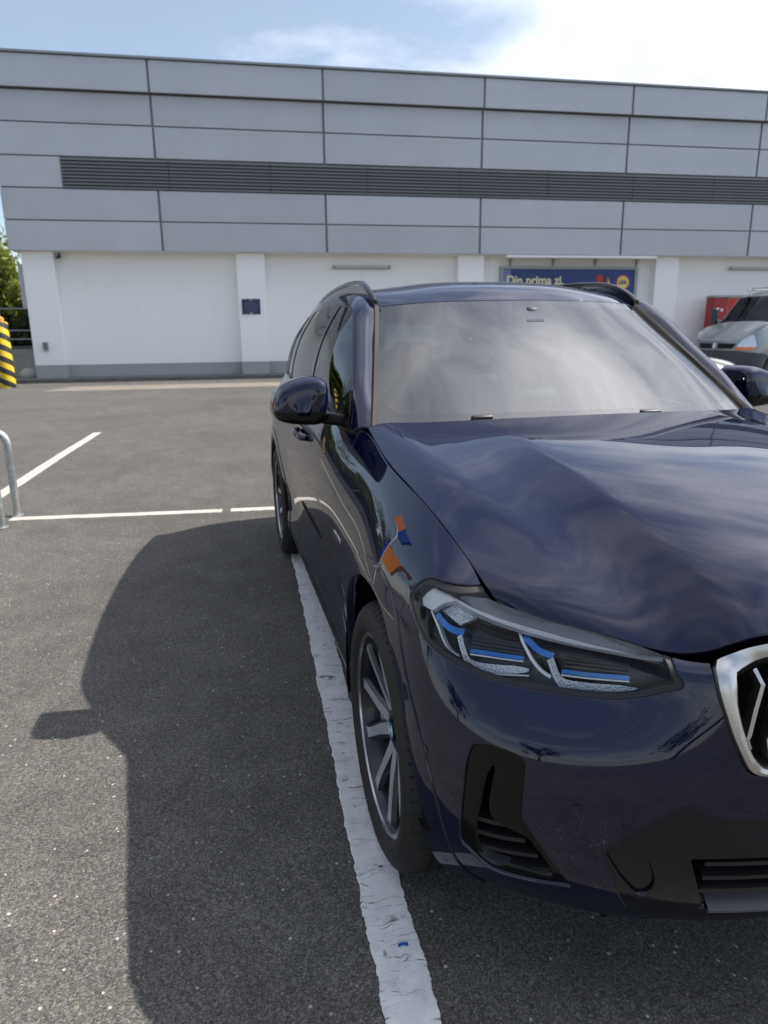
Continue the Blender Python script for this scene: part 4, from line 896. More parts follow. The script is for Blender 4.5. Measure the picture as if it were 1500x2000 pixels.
def headlight(side):
    h = panel('headlight', CB, [fHL-.004], M_HLBLACK, car, side, flange=0, off=-.062, nrm=-1)
    panel('seal', CB, [fHL-.0015, .011-fHL], M_SEAL, h, side, flange=.062, off=-.004, nrm=-1)
    panel('lens', CB, [fHL-.0105], M_CLEAR, h, side, flange=0, off=-.0035, nrm=-1)
    chart_ribbon(STRIP[0:12], STRIP[12:23][::-1], .022, .007, side).build('chrome_brow', M_STRIP, h)
    chart_ribbon([(1.02,.901),(.965,.898),(.93,.898),(.80,.893),(.70,.886),(.60,.868),(.535,.848)], [(1.02,.899),(.9495,.885),(.8933,.877),(.8435,.873),(.7758,.8685),(.7085,.862),(.6225,.8545),(.535,.845)], .012, .024, side).build('upper_bezel', M_BEZEL, h)
    for pts, w in (([(.9705,.8305),(.9509,.8054),(.9367,.7903),(.915,.785),(.8714,.7862),(.801,.7906)], .0135), ([(.764,.8157),(.7464,.7892),(.7348,.7797),(.7162,.7757),(.6603,.7762),(.5808,.781)], .0135)):
        chart_bar(MB(), pts, w, .028, .006, side, taper=lambda t: 1 if t < .9 else 1-(t-.9)*6).build('prism_bar', M_CRYS, h)
        chart_bar(MB(), [(a-.002, z-.0085) for a, z in pts], .0022, .0262, .004, side).build('prism_rim', M_DRL, h)
    for pts in ([(1.0993,.853),(1.0538,.8335),(1.0129,.8066),(.9874,.7956),(.9627,.7921)], [(.8402,.8649),(.8241,.8402),(.7999,.8103),(.7775,.7927),(.7556,.7837)]):
        chart_bar(MB(), pts, .0055, .028, .012, side).build('chrome_edge', M_DRL, h)
    for pts in ([(1.069,.8544),(1.0335,.8432),(.9962,.8372),(.9601,.8389)], [(.8269,.8596),(.8085,.8433),(.7868,.8293),(.7582,.8225)]):
        chart_bar(MB(), pts, .0135, .028, .01, side).build('blue_accent', M_BLUE, h)
    for pts in ([(.9324,.8082),(.8899,.8105),(.8159,.8105)], [(.7353,.7952),(.6821,.795),(.5997,.7986)]):
        chart_bar(MB(), pts, .0075, .028, .01, side).build('blue_bar', M_BLUE, h); chart_bar(MB(), [(a, z-.0062) for a, z in pts], .0024, .031, .006, side).build('bar_rim', M_DRL, h)
    chart_plate(MB(), [(1.0602,.8663),(1.0206,.8907),(.9422,.8735),(.9763,.8503)], .026, .01, side).build('projector_optic', M_CRYS, h)
    chart_bar(MB(), [(1.0128,.888),(.9526,.8725)], .003, .0245, .004, side, smooth=False).build('optic_rim', M_DRL, h)
    for a0, a1 in ((.94, .82), (.735, .60)):
        mb = MB()
        for k in range(4): chart_bar(mb, [(a0, .816+k*.008-(.013 if a0 < .8 else 0)), (a1, .818+k*.008-(.013 if a0 < .8 else 0))], .0045, .040, .004, side, smooth=False)
        o = mb.build('reflector_ribs', M_HLBLACK, h); o['kind'] = 'stuff'
    return h
for sd_ in (-1, 1): headlight(sd_)
# kidney grilles
KOF = [(.454,.836),(.443,.846),(.42,.858),(.39,.871),(.33,.884),(.22,.890),(.10,.891),(.045,.884),(.026,.86),(.024,.70),(.034,.664),(.08,.645),(.20,.637),(.355,.643),(.378,.6445),(.397,.6545),(.409,.675),(.4265,.7165),(.438,.7591),(.447,.7943),(.455,.823)]
KIN = [(.417,.8254),(.4093,.8316),(.3934,.8399),(.3735,.8487),(.34,.856),(.22,.864),(.10,.864),(.06,.855),(.047,.82),(.047,.70),(.06,.668),(.12,.660),(.25,.656),(.350,.6575),(.376,.667),(.3922,.6876),(.4056,.7253),(.4136,.771),(.4152,.8072)]
def ring_resample(poly, c, n=140):
    P = smooth_poly(poly, True, 5); a = np.arctan2(P[:, 1]-c[1], P[:, 0]-c[0]); r = np.hypot(P[:, 0]-c[0], P[:, 1]-c[1]); o = np.argsort(a); a = a[o]; r = r[o]
    t = np.linspace(-np.pi, np.pi, n, endpoint=False); rr_ = np.interp(t, np.concatenate([a-2*np.pi, a, a+2*np.pi]), np.tile(r, 3)); return np.stack([c[0]+rr_*np.cos(t), c[1]+rr_*np.sin(t)], 1)
def kidney(side):
    c = (.235, .76); O, I = ring_resample(KOF, c), ring_resample(KIN, c); n = len(O); v = []; f = []
    for i in range(n):
        for q, d in ((O[i], .03), (O[i], .0), (O[i]*.88+I[i]*.12, -.008), (O[i]*.5+I[i]*.5, -.012), (O[i]*.12+I[i]*.88, -.010), (I[i], -.006), (I[i], .05)):
            p = CB.at(q[0], q[1], d); v.append((p[0]*side, p[1], p[2]))
    for i in range(n):
        for e in range(6): a, b = i*7+e, ((i+1) % n)*7+e; f.append((a, a+1, b+1, b))
    if side > 0: f = [tuple(reversed(q)) for q in f]
    mb = MB().add(v, f, True); k = mb.build('kidney_grille', M_SATIN, car)
    k.data.set_sharp_from_angle(angle=R(38))
    for i in range(9):
        a0 = .392-i*.0395; zt = .850 if a0 < .36 else .838; zb = .668 if a0 < .36 else .69
        m2 = MB(); path = [(a0-.012, zt), (a0-.026 if i == 0 else a0-.022, zt-.028), (a0-.014, .765), (a0-.001, .715), (a0+.003, .708), (a0-.002, max(zb, .672))]
        chart_bar(m2, path, .0075, .006, .03, side, smooth=False); m2.build('slat', M_SATIN, k)
    m3 = MB(); chart_plate(m3, [tuple(q) for q in ring_resample(KIN, c, 60)*1.0], .055, .01, side).build('grille_void', M_VOID, k)
    return k
for sd_ in (-1, 1): kidney(sd_)
# air curtains
VENT = smooth_poly([(.8618,.6208),(.8787,.5949),(.8873,.5085),(.8892,.443),(.8774,.4061),(.8482,.3869),(.7854,.387),(.7221,.3912),(.7721,.4712),(.8179,.4869),(.8561,.5031),(.8643,.5485)], k=3)
fVE = sdf_poly(VENT, A_, Z_)
for sd_ in (-1, 1):
    vt = panel('air_curtain', CB, [fAC-.0025, -fVE], M_BLACKGLOSS, car, sd_, flange=.05, off=-.007, nrm=-1)
    panel('vent_void', CB, [fVE+.01], M_VOID, vt, sd_, flange=0, off=-.055, nrm=-1)
    for p0, p1 in (((.8927,.4443),(.7846,.4617)), ((.8876,.4092),(.7566,.4295)), ((.8704,.3755),(.7287,.3963)), ((.8927,.478),(.80,.4937))):
        chart_bar(MB(), [p0, ((p0[0]+p1[0])/2, (p0[1]+p1[1])/2-.002), p1], .010, .014, .03, sd_).build('vent_fin', M_BLACK, vt)
# lower grille
fl = MB()
for sd_ in (-1, 1): chart_plate(fl, [(0, .335), (.45, .335), (.485, .475), (0, .48)] if sd_ < 0 else [(0, .335), (.45, .335), (.485, .475), (0, .48)], .07, .01, sd_)
lgp = MB().box((-.44, -.665, .33), (.44, -.655, .49)).build('lower_grille', M_VOID, car)
for z, w in ((.452, .009), (.418, .009), (.382, .012)):
    mb = MB(); n = 17; v = []; f = []
    for i in range(2*n+1):
        a = abs(i-n)/n*.455; sgn = -1 if i < n else 1
        for e, dd in ((1, .012), (-1, .012), (-1, .05), (1, .05)): p = CB.at(a, z+e*w/2, dd); v.append((p[0]*sgn, p[1], p[2]))
    for i in range(2*n):
        for e in range(4): a, b = i*4+e, i*4+(e+1) % 4; f.append((a, b, b+4, a+4))
    mb.add(v, f).build('grille_bar', M_BLACK, lgp)
mb = MB(); n = 20; v = []; f = []
for i in range(2*n+1):
    a = abs(i-n)/n*.43; sgn = -1 if i < n else 1
    for e, dd in ((1, -.004), (-1, -.004), (-1, .03), (1, .03)): p = CB.at(a, .338+e*.004, dd); v.append((p[0]*sgn, p[1], p[2]))
for i in range(2*n):
    for e in range(4): a, b = i*4+e, i*4+(e+1) % 4; f.append((a, b, b+4, a+4))
mb.add(v, f).build('splitter_edge', mat('grey splitter', (.10, .10, .105), .3), lgp)
# parking sensors, headlight washer lid seam and tow cover are flat discs on the bumper
for sd_ in (-1, 1):
    for a, z in ((1.035, .585), (.70, .565)):
        chart_plate(MB(), [(a+.012*math.cos(t), z+.012*math.sin(t)) for t in [2*math.pi*i/20 for i in range(20)]], -.0015, .004, sd_).build('parking_sensor', M_PAINT, car)
# wheel wells
for sd_ in (-1, 1):
    for y0 in (0, 2.864):
        v = []; f = []; n = 36
        for i in range(n+1):
            a = R(-25+230*i/n)
            for s_, r_ in ((.925, .452), (.90, .47), (.60, .46), (.58, .40), (.58, .02)): v.append((sd_*s_, y0+math.cos(a)*r_, max(.364+math.sin(a)*r_, .40 if math.cos(a) < -.3 else .262)))
        for i in range(n):
            for e in range(4): a, b = i*5+e, (i+1)*5+e; f.append((a, b, b+1, a+1))
        MB().add(v, f, True).build('wheel_well', mat('well liner', (.006, .006, .006), .9, spec=.1) if 'well liner' not in bpy.data.materials else bpy.data.materials['well liner'], car)
MB().box((-.58, -.55, .20), (.58, 3.6, .225)).build('underbody', M_VOID, car)  # unseen dark plate, put in to block light below the car
MB().box((-.60, .45, .226), (.60, 3.4, .60)).build('floor_pan', M_VOID, car)
for sd_ in (-1, 1): MB().box((sd_*.60 if sd_ > 0 else -.86, .465, .24), (.86 if sd_ > 0 else -.60, 2.395, .75)).build('sill_light_block', M_VOID, car)  # unseen dark boxes, added to stop sunlight leaking through under the car
MB().box((-.57, -.60, .226), (.57, .449, .62)).build('engine_block', M_VOID, car)
for sd_ in (-1, 1): MB().box((sd_*.571 if sd_ > 0 else -.80, -.48, .42), (.80 if sd_ > 0 else -.571, -.455, .70)).build('bumper_support', M_VOID, car)
# ------------------------------------------------------------------ wheels
def tyre_mesh():
    prof = [(.262, .088), (.268, .101), (.275, .108), (.284, .117), (.296, .1225), (.309, .124), (.322, .1225), (.325, .1195), (.335, .1165), (.345, .111), (.352, .104), (.357, .096), (.3605, .088), (.3625, .080)]
    tread = []; h = .080; grooves = [.052, .018, -.018, -.052]
    xs = sorted(set([.072, .064] + [q for g in grooves for q in (g+.0055, g+.0045, g-.0045, g-.0055)] + [.035, 0, -.035, -.064, -.072]), reverse=True)
    for x in xs:
        dep = .0075 if any(abs(x-g) < .005 for g in grooves) else 0
        tread.append((.364-.0009*(x/.07)**2-dep, x))
    prof = prof+tread+[(r, -h_) for r, h_ in reversed(prof)]
    n = 576; v = []; f = []; m = len(prof)
    for k in range(n):
        a = 2*math.pi*k/n
        for i, (r, h_) in enumerate(prof):
            rr_ = r
            if r > .349 and .056 < abs(h_) < .110 and ((k+h_*70) % 8) < 1.5: rr_ -= .0052
            elif r > .35 and .022 < abs(h_) < .048 and ((k-h_*120) % 8) < 1.2: rr_ -= .004
            v.append((h_, rr_*math.cos(a), rr_*math.sin(a)))
    for k in range(n):
        for i in range(m-1): a, b = k*m+i, ((k+1) % n)*m+i; f.append((a, b, b+1, a+1))
    me = bpy.data.meshes.new('tyre'); me.from_pydata(v, [], f); me.polygons.foreach_set('use_smooth', [True]*len(f)); me.set_sharp_from_angle(angle=R(30)); me.update(); return me
M_TYRE = mat('tyre rubber', (.020, .019, .018), .72, spec=.35); g_ = NT(M_TYRE); c_ = g_.coord('Object'); g_.set(Base_Color=g_.ramp(g_.noise(c_, 14, 6, .7), [(.3, (.014, .0135, .013)), (.6, (.022, .021, .019)), (.9, (.05, .045, .038))]))
M_RIMD = mat('dark grey alloy', (.022, .024, .028), .35, .4, .3); M_RIMF = mat('machined alloy face', (.72, .75, .80), .33, .75); M_LIP = mat('rim lip', (.42, .43, .46), .22, 1.); M_DISC = mat('brake disc', (.25, .24, .23), .35, .9)
ME = {}
ME['tyre'] = tyre_mesh()
ME['rim'] = MB().lathe([(.246, .095), (.2575, .104), (.2585, .108), (.252, .109), (.246, .104), (.240, .088), (.236, .06), (.225, .0), (.222, -.08), (.240, -.10)], 120, 'x').mesh('wheel')
ME['lip'] = MB().lathe([(.2585, .1085), (.253, .1105), (.247, .1085), (.2455, .103)], 120, 'x').mesh('rim_lip')
def spoke_mesh(sg):
    """one arm of a split spoke, along +y, leaning to the side sg at the rim"""
    st = [(.035, .008, .052, .060), (.075, .020, .050, .066), (.12, .034, .046, .076), (.175, .056, .042, .086), (.215, .070, .044, .092), (.245, .076, .056, .095)]
    v = []; f = []
    for r, off, w, h in st:
        c = off*sg
        for x, hh in ((c-w*.62, h-.038), (c-w*.55, h-.010), (c-w*.36, h), (c+w*.30, h-.001), (c+w*.55, h-.014), (c+w*.62, h-.038)): v.append((hh, r, x))
    n = 6
    for i in range(len(st)-1):
        for e in range(n-1): a, b = i*n+e, (i+1)*n+e; f.append((a, a+1, b+1, b))
    f2 = [tuple(q) for q in f]; mb = MB().add(v, [tuple(reversed(q)) for q in f2], False)
    mb.mi = [1 if (i % 5) == 2 else 0 for i in range(len(f2))]
    return mb.mesh('spoke')
ME['spA'], ME['spB'] = spoke_mesh(1), spoke_mesh(-1)
ME['insert'] = MB().prism([(.12, -.010), (.225, -.040), (.225, .040), (.12, .010)], 'x', .035, .048).mesh('spoke_web')
ME['hub'] = MB().lathe([(.075, .02), (.072, .055), (.050, .064), (.036, .066)], 40, 'x').mesh('hub')
ME['cap'] = MB().lathe([(.036, .060), (.034, .069), (.030, .0705), (0, .0715)], 32, 'x').mesh('centre_cap')
ME['disc'] = MB().lathe([(.05, .02), (.165, .02), (.165, -.012), (.05, -.012)], 64, 'x').mesh('brake_disc')
ME['barrel'] = MB().lathe([(.226, -.02), (.06, -.03), (0, -.03)], 48, 'x').mesh('barrel_back')
ME['bolt'] = MB().lathe([(.011, .05), (.011, .062), (0, .063)], 10, 'x').mesh('wheel_bolt')
capq = MB()
for q in range(4):
    n = 8; pts = [(0, 0)]+[(.024*math.cos(R(90*q+90*i/n)), .024*math.sin(R(90*q+90*i/n))) for i in range(n+1)]; capq.prism(pts, 'x', .0716, .0722, q % 2)
ME['roundel'] = capq.mesh('cap_roundel')
for k_ in ('rim', 'lip', 'spA', 'spB', 'insert', 'disc'): ME[k_].transform(Matrix.Diagonal((1, 1.065, 1.065, 1)))
for k_, ms in dict(tyre=[M_TYRE], rim=[M_RIMD], lip=[M_LIP], spA=[M_RIMD, M_RIMF], spB=[M_RIMD, M_RIMF], insert=[M_RIMF], hub=[M_RIMD], cap=[M_BLACKGLOSS], disc=[M_DISC], barrel=[M_VOID], bolt=[M_RIMD], roundel=[mat('roundel white', (.7, .72, .75), .3), mat('roundel blue', (.05, .2, .5), .3)]).items():
    for m_ in ms: ME[k_].materials.append(m_)
def sub(me, name, parent, rot=0.):
    o = bpy.data.objects.new(name, me); col.objects.link(o); o.parent = parent; o.rotation_euler = (rot, 0, 0); return o
def wheel(side, y, turn, par=None, scale=1.):
    w = bpy.data.objects.new('wheel', ME['rim']); col.objects.link(w); w.parent = par or car; w.location = (side*.812, y, .362); w.rotation_euler = (turn, 0, 0 if side > 0 else math.pi)
    for k_, nm in (('tyre', 'tyre'), ('lip', 'rim_lip'), ('hub', 'hub'), ('cap', 'centre_cap'), ('roundel', 'cap_roundel'), ('disc', 'brake_disc'), ('barrel', 'wheel_back')): sub(ME[k_], nm, w)
    for i in range(5):
        a = 2*math.pi*i/5; sub(ME['spA'], 'spoke', w, a); sub(ME['spB'], 'spoke', w, a); sub(ME['insert'], 'spoke_web', w, a)
        b = sub(ME['bolt'], 'wheel_bolt', w, 0); b.location = (0, .055*math.cos(a+.63), .055*math.sin(a+.63))
    return w
for sd_ in (-1, 1):
    for y, t in ((0, .38), (2.864, 1.0)): wheel(sd_, y, t*sd_)
# ------------------------------------------------------------------ mirrors, rails, handles, wipers, badge
def mirror(side):
    out = [(.895, 1.162), (.888, 1.20), (.889, 1.245), (.897, 1.268), (.918, 1.280), (.945, 1.284), (.98, 1.279), (1.025, 1.265), (1.062, 1.242), (1.086, 1.205), (1.095, 1.162), (1.088, 1.138), (1.068, 1.123), (1.02, 1.112), (.95, 1.108), (.91, 1.116), (.897, 1.135)]
    P = smooth_poly(out, True, 4); c = np.array([.985, 1.162]); rings = [(.845, .30), (.846, .60), (.849, .78), (.856, .885), (.868, .945), (.89, .98), (.93, .997), (.985, 1.0), (1.025, .985), (1.035, .96), (1.03, .93)]
    n = len(P); up_, dn = MB(), MB(); v = []
    for y, k in rings:
        for q in P: w = c+(q-c)*k; v.append((w[0]*side, y+.03*(w[0]-.9)/.2, w[1]))
    fu, fd = [], []
    for i in range(len(rings)-1):
        for j in range(n):
            a, b = i*n+j, i*n+(j+1) % n; zz = (P[j][1]+P[(j+1) % n][1])/2; (fu if zz > 1.1625 else fd).append((a, b, b+n, a+n))
    cf = len(v); v.append((c[0]*side, .837, c[1]))
    for j in range(n): zz = (P[j][1]+P[(j+1) % n][1])/2; (fu if zz > 1.1625 else fd).append((cf, (j+1) % n, j))
    if side < 0: fu = [tuple(reversed(q)) for q in fu]; fd = [tuple(reversed(q)) for q in fd]
    m = MB().add(v, fd, True).build('wing_mirror', M_BLACKGLOSS, car)
    MB().add(v, fu, True).build('mirror_cap', M_PAINT, m)
    MB().prism([(q[0]*side, q[1]) for q in (c+(P-c)*.94)][::(1 if side < 0 else -1)], 'y', 1.028, 1.034).build('mirror_glass', M_CHROME, m)
    MB().add([(s_*side, y, z) for s_, y, z in ((.93,.90,1.113),(.93,1.0,1.108),(.93,1.0,1.150),(.93,.90,1.155),(.825,.86,1.098),(.825,.97,1.098),(.825,.97,1.142),(.825,.86,1.146))], [(0,1,2,3),(4,7,6,5),(0,4,5,1),(1,5,6,2),(2,6,7,3),(3,7,4,0)]).build('mirror_stalk', M_BLACKGLOSS, m, bevel=.014, seg=3)
    MB().add([(s_*side, y, z) for s_, y, z in ((.843,.775,1.095),(.853,.98,1.10),(.84,.98,1.17),(.815,.86,1.235),(.828,.80,1.15),(.835,.775,1.095),(.845,.98,1.10),(.83,.98,1.17),(.805,.86,1.235),(.818,.80,1.15))], [(0,1,2,3,4),(5,9,8,7,6),(0,5,6,1),(1,6,7,2),(2,7,8,3),(3,8,9,4),(4,9,5,0)]).build('mirror_triangle', M_BLACKGLOSS, m)
for sd_ in (-1, 1): mirror(sd_)
def sweep_rect(mb, path, w, h):
    v = []; f = []; n = len(path)
    for i, p in enumerate(path):
        p = Vector(p); hh = h[i] if isinstance(h, (list, tuple)) else h
        for a, b in ((-w, -hh), (-w, hh*.6), (-w*.6, hh), (w*.6, hh), (w, hh*.6), (w, -hh)): v.append(p+Vector((a, 0, b)))
    for i in range(n-1):
        for e in range(6): a, b = i*6+e, i*6+(e+1) % 6; f.append((a, b, b+6, a+6))
    f += [tuple(range(6)), tuple((n-1)*6+e for e in reversed(range(6)))]
    return mb.add(v, f, True)
for sd_ in (-1, 1):
    P = smooth_poly([(.618,1.285,1.562),(.620,1.36,1.600),(.616,1.48,1.640),(.611,1.62,1.661),(.605,1.9,1.672),(.60,2.3,1.668),(.592,2.7,1.648),(.582,3.05,1.612),(.575,3.25,1.575)], False, 6)
    mb = MB(); sweep_rect(mb, [(p[0]*sd_, p[1], p[2]) for p in P], .013, .009); rl = mb.build('roof_rail', M_BLACKGLOSS, car); rl.data.set_sharp_from_angle(angle=R(40))
    MB().add([(p[0]*sd_+e*.011, p[1], z) for p in P[3:46] for e in (-1, 1) for z in (p[2]-.012, min(p[2]-.03, np.interp(p[1], [1.3,1.6,1.9,2.4,2.9,3.3], [1.545,1.60,1.615,1.61,1.58,1.54])))], [q for i in range(42) for q in ((i*4, i*4+1, i*4+5, i*4+4), (i*4+2, i*4+6, i*4+7, i*4+3))]).build('rail_foot', M_PAINT, rl)
for sd_, (d1, d2) in zip((-1, 1), doors):
    for d_, y0 in ((d1, 1.40), (d2, 2.30)):
        z = .985+(y0-1.4)*.02
        P = smooth_poly([(.912,y0,z),(.935,y0+.02,z+.002),(.945,y0+.08,z+.004),(.946,y0+.16,z+.006),(.937,y0+.23,z+.007),(.915,y0+.25,z+.008)], False, 4); mb = MB()
        v = [];
        sweep = MB().tube([(p[0]*sd_, p[1], p[2]) for p in P], .013, 10); sweep.build('door_handle', M_PAINT, d_)
    mb = MB()
    for (y0, y1) in ((.50, .655),): mb.prism([(y0, .752), (y1, .750), (y1-.01, .772), (y0+.015, .774)], 'x', *((-.9245, -.900) if sd_ < 0 else (.900, .9245)))
    mb.build('fender_badge', M_CHROME, car, bevel=.003)
for x0, x1, y0, y1 in ((-.62, -.05, .60, .535), (.02, .60, .525, .60)):
    wp = MB().tube([(x0, y0+.02, 1.126), ((x0+x1)/2, (y0+y1)/2+.012, 1.130), (x1, y1+.02, 1.130)], .008, 8).build('wiper', M_BLACK, car)
    MB().box((x0+.18, (y0*.7+y1*.3)+.0, 1.135), (x0+.26, (y0*.6+y1*.4)+.025, 1.157)).build('wiper_joint', M_BLACK, wp, bevel=.006)
# body seams next to the windshield: grey channel trims
for sd_ in (-1, 1):
    mb = MB(); v = []; f = []
    cI = [Vector((c_[0], c_[1], c_[2])) for c_ in _ci[:5]]; gI = [Vector(tuple(p)) for p in WIND.grid([WIND.u1], np.linspace(0, WIND.v1, 5))[0]]
    for a, b in zip(cI, gI):
        for p, dz in ((a+Vector((.004, 0, -.006)), 0), (a*.7+b*.3+Vector((0, -.004, .006)), 0), (a*.2+b*.8+Vector((0, -.004, .006)), 0), (b+Vector((-.006, 0, -.004)), 0)): v.append((p.x*sd_, p.y, p.z))
    for i in range(4):
        for e in range(3): a, b = i*4+e, (i+1)*4+e; f.append((a, a+1, b+1, b))
    if sd_ > 0: f = [tuple(reversed(q)) for q in f]
    mb.add(v, f, True).build('windshield_trim', mat('grey channel trim', (.035, .032, .03), .7, 0, 0, .15) if 'grey channel trim' not in bpy.data.materials else bpy.data.materials['grey channel trim'], car)
# ------------------------------------------------------------------ interior
M_DASH = mat('dashboard', (.022, .022, .024), .6); M_SEAT = mat('seat leather', (.03, .029, .03), .5); M_LINER = mat('headliner', (.25, .25, .25), .9)
P = [(.55, 1.05), (.62, 1.075), (.80, 1.085), (1.0, 1.07), (1.16, 1.03), (1.20, .95), (1.15, .80), (1.2, .55), (.55, .55)]
MB().prism([(y, z) for y, z in P][::-1], 'x', -.70, .70).build('dashboard', M_DASH, car, bevel=.02)
panel('headliner', CR, [np.minimum((1-np.abs(np.linspace(-1, 1, CR.nu)))[:, None]*0+1, np.ones_like(CR.A))], M_LINER, car, 0, flange=0, off=-.035)
def seat(x, y, z=.42):
    s = MB().box((x-.25, y-.28, z-.14), (x+.25, y+.24, z+.12)).build('seat', M_SEAT, car, bevel=.06, seg=4)
    b = MB().add([(x+a, y+b_, c_) for a, b_, c_ in ((-.24,.16,z+.06),(.24,.16,z+.06),(.24,.32,z+.06),(-.24,.32,z+.06),(-.20,.34,z+.72),(.20,.34,z+.72),(.20,.46,z+.72),(-.20,.46,z+.72))], [(0,3,2,1),(4,5,6,7),(0,1,5,4),(1,2,6,5),(2,3,7,6),(3,0,4,7)]).build('seat_backrest', M_SEAT, s, bevel=.06, seg=4)
    MB().box((x-.13, y+.36, z+.74), (x+.13, y+.47, z+.93)).build('headrest', M_SEAT, s, bevel=.04, seg=4)
for x in (-.38, .38): seat(x, 1.55)
for x in (-.40, 0, .40): seat(x, 2.45, .45)
sw_ = MB().tube([(.38+.185*math.cos(a), 1.26+.06*math.sin(a), 1.0+.175*math.sin(a)) for a in [2*math.pi*i/40 for i in range(40)]], .016, 10, closed=True).build('steering_wheel', M_DASH, car)
MB().lathe([(0, 1.24), (.07, 1.245), (.075, 1.27), (0, 1.28)], 24, 'y', (.38, 0, .995)).build('steering_hub', M_DASH, sw_); MB().box((.20, 1.25, .985), (.56, 1.265, 1.01)).build('steering_spoke', M_DASH, sw_)
rm = MB().box((-.12, 1.10, 1.40), (.12, 1.13, 1.46)).build('rear_view_mirror', M_DASH, car, bevel=.02, seg=3)
MB().box((-.03, 1.06, 1.45), (.03, 1.13, 1.535)).build('mirror_mount', M_DASH, rm, bevel=.02, seg=3)
MB().box((-.05, 1.000, 1.466), (.02, 1.006, 1.486)).build('camera_window', mat('pale lens', (.55, .58, .6), .2), rm)
# ------------------------------------------------------------------ silver car parked beyond
M_SILVER = car_paint('silver paint', (.12, .115, .105), (.20, .19, .18), .7)
car2 = empty('silver_car', (7.0, 10.5, 0), R(80), 'silver car parked beyond the far wing mirror, mostly hidden', 'car'); car2.scale = (.93, .93, .90)
B2 = Chart(BODY, 240, 56); H2 = Chart(HOOD, 60, 50); H2.P, H2.n = hood_dome(H2.P); G2 = Chart(GREEN, 120, 20); W2 = Chart(WIND, 30, 24); R2 = Chart(ROOF, 30, 40); C2 = Chart(CANT, 80, 10); T2 = Chart(TAIL, 16, 16)
def far2(y0): return np.where(B2.P[..., 0] > .6, np.hypot(B2.P[..., 1]-y0, np.maximum(B2.Z-.364, (B2.Z-.364)*.55))-.44, .3)
h2 = sdf_poly(HL, B2.A, B2.Z); GR2 = sdf_poly(smooth_poly([(-.05,.83),(.40,.80),(.42,.72),(.30,.70),(-.05,.70)], k=3), B2.A, B2.Z)
panel('body', B2, [-h2, -GR2, far2(0), far2(2.864)], M_SILVER, car2, 0, flange=.03, nrm=-1)
panel('grille', B2, [GR2], M_BLACK, car2, 0, flange=0, off=-.02, nrm=-1); panel('hood', H2, [np.ones_like(H2.A)], M_SILVER, car2, 0, flange=.03); panel('roof', R2, [np.ones_like(R2.A)], M_SILVER, car2, 0)
panel('windshield', W2, [np.ones_like(W2.A)], M_SIDEGLASS, car2, 0, flange=0); panel('tailgate_window', T2, [np.ones_like(T2.A)], M_SIDEGLASS, car2, 0, flange=0)
for sd_ in (-1, 1):
    panel('headlight', B2, [h2], M_DRL, car2, sd_, flange=0, off=-.01, nrm=-1); panel('pillar', C2, [np.ones_like(C2.A)], M_SILVER, car2, sd_); panel('side_window', G2, [np.ones_like(G2.A)], M_SIDEGLASS, car2, sd_, flange=0)
    for y in (0, 2.864): wheel(sd_, y, .3, car2)
MB().box((-.58, -.5, .2), (.58, 3.6, .9)).build('floor', M_VOID, car2)
# ------------------------------------------------------------------ silver van
van = empty('delivery_van', (12.3, 17.45, 0), R(-78), 'silver grey delivery van with black bumper and amber indicators at the right edge', 'van'); van.scale = (1.07, 1.07, 1.08)
def vs_(S_, n, m): return Chart(S_, n, m)
VB = Surf([
 [(0,.03,1.02),(0,.0,.92),(0,-.01,.74),(0,-.02,.52),(0,.03,.30),(0,.12,.26)],
 [(.45,.06,1.03),(.45,.03,.92),(.45,.02,.74),(.45,.01,.52),(.45,.06,.30),(.44,.14,.26)],
 [(.75,.16,1.10),(.76,.13,.95),(.78,.11,.74),(.78,.10,.52),(.76,.15,.30),(.72,.22,.26)],
 [(.90,.36,1.24),(.93,.33,1.0),(.95,.31,.74),(.95,.30,.52),(.93,.33,.30),(.88,.36,.26)],
 [(.93,.62,1.36),(.98,.62,1.05),(.995,.62,.76),(.995,.62,.52),(.98,.62,.32),(.92,.62,.28)],
 [(.95,.95,1.42),(.985,.95,1.1),(.997,.95,.8),(.997,.95,.52),(.98,.95,.32),(.92,.95,.28)],
 [(.96,1.6,1.43),(.985,1.6,1.1),(.995,1.6,.8),(.995,1.6,.52),(.98,1.6,.32),(.92,1.6,.28)],
 [(.96,3.0,1.43),(.985,3.0,1.1),(.995,3.0,.8),(.995,3.0,.52),(.98,3.0,.34),(.92,3.0,.30)],
 [(.96,4.6,1.43),(.985,4.6,1.1),(.995,4.6,.8),(.995,4.6,.52),(.98,4.6,.36),(.92,4.6,.32)],
 [(.93,5.15,1.43),(.95,5.2,1.1),(.96,5.2,.8),(.96,5.2,.52),(.94,5.2,.36),(.9,5.15,.32)],
 [(.45,5.22,1.43),(.45,5.27,1.1),(.45,5.28,.8),(.45,5.3,.52),(.45,5.28,.38),(.45,5.2,.34)],
 [(0,5.22,1.43),(0,5.27,1.1),(0,5.28,.8),(0,5.3,.52),(0,5.28,.38),(0,5.2,.34)]], mir0=True, mir1=True, nrm=-1)
VH = Surf([[(0,.03,1.025),(0,.25,1.17),(0,.55,1.34),(0,.86,1.50)], [(.42,.055,1.03),(.40,.28,1.17),(.40,.58,1.335),(.40,.87,1.495)], [(.70,.135,1.085),(.68,.34,1.19),(.66,.62,1.33),(.66,.90,1.475)], [(.895,.355,1.238),(.90,.46,1.285),(.91,.62,1.355),(.93,.95,1.44)]], mir0=True)
VW = Surf([[(0,.86,1.49),(0,1.12,1.80),(0,1.45,2.12)], [(.45,.88,1.485),(.43,1.14,1.795),(.41,1.46,2.115)], [(.78,.96,1.45),(.74,1.2,1.78),(.70,1.49,2.10)], [(.89,1.08,1.44),(.845,1.3,1.77),(.79,1.53,2.08)]], mir0=True)
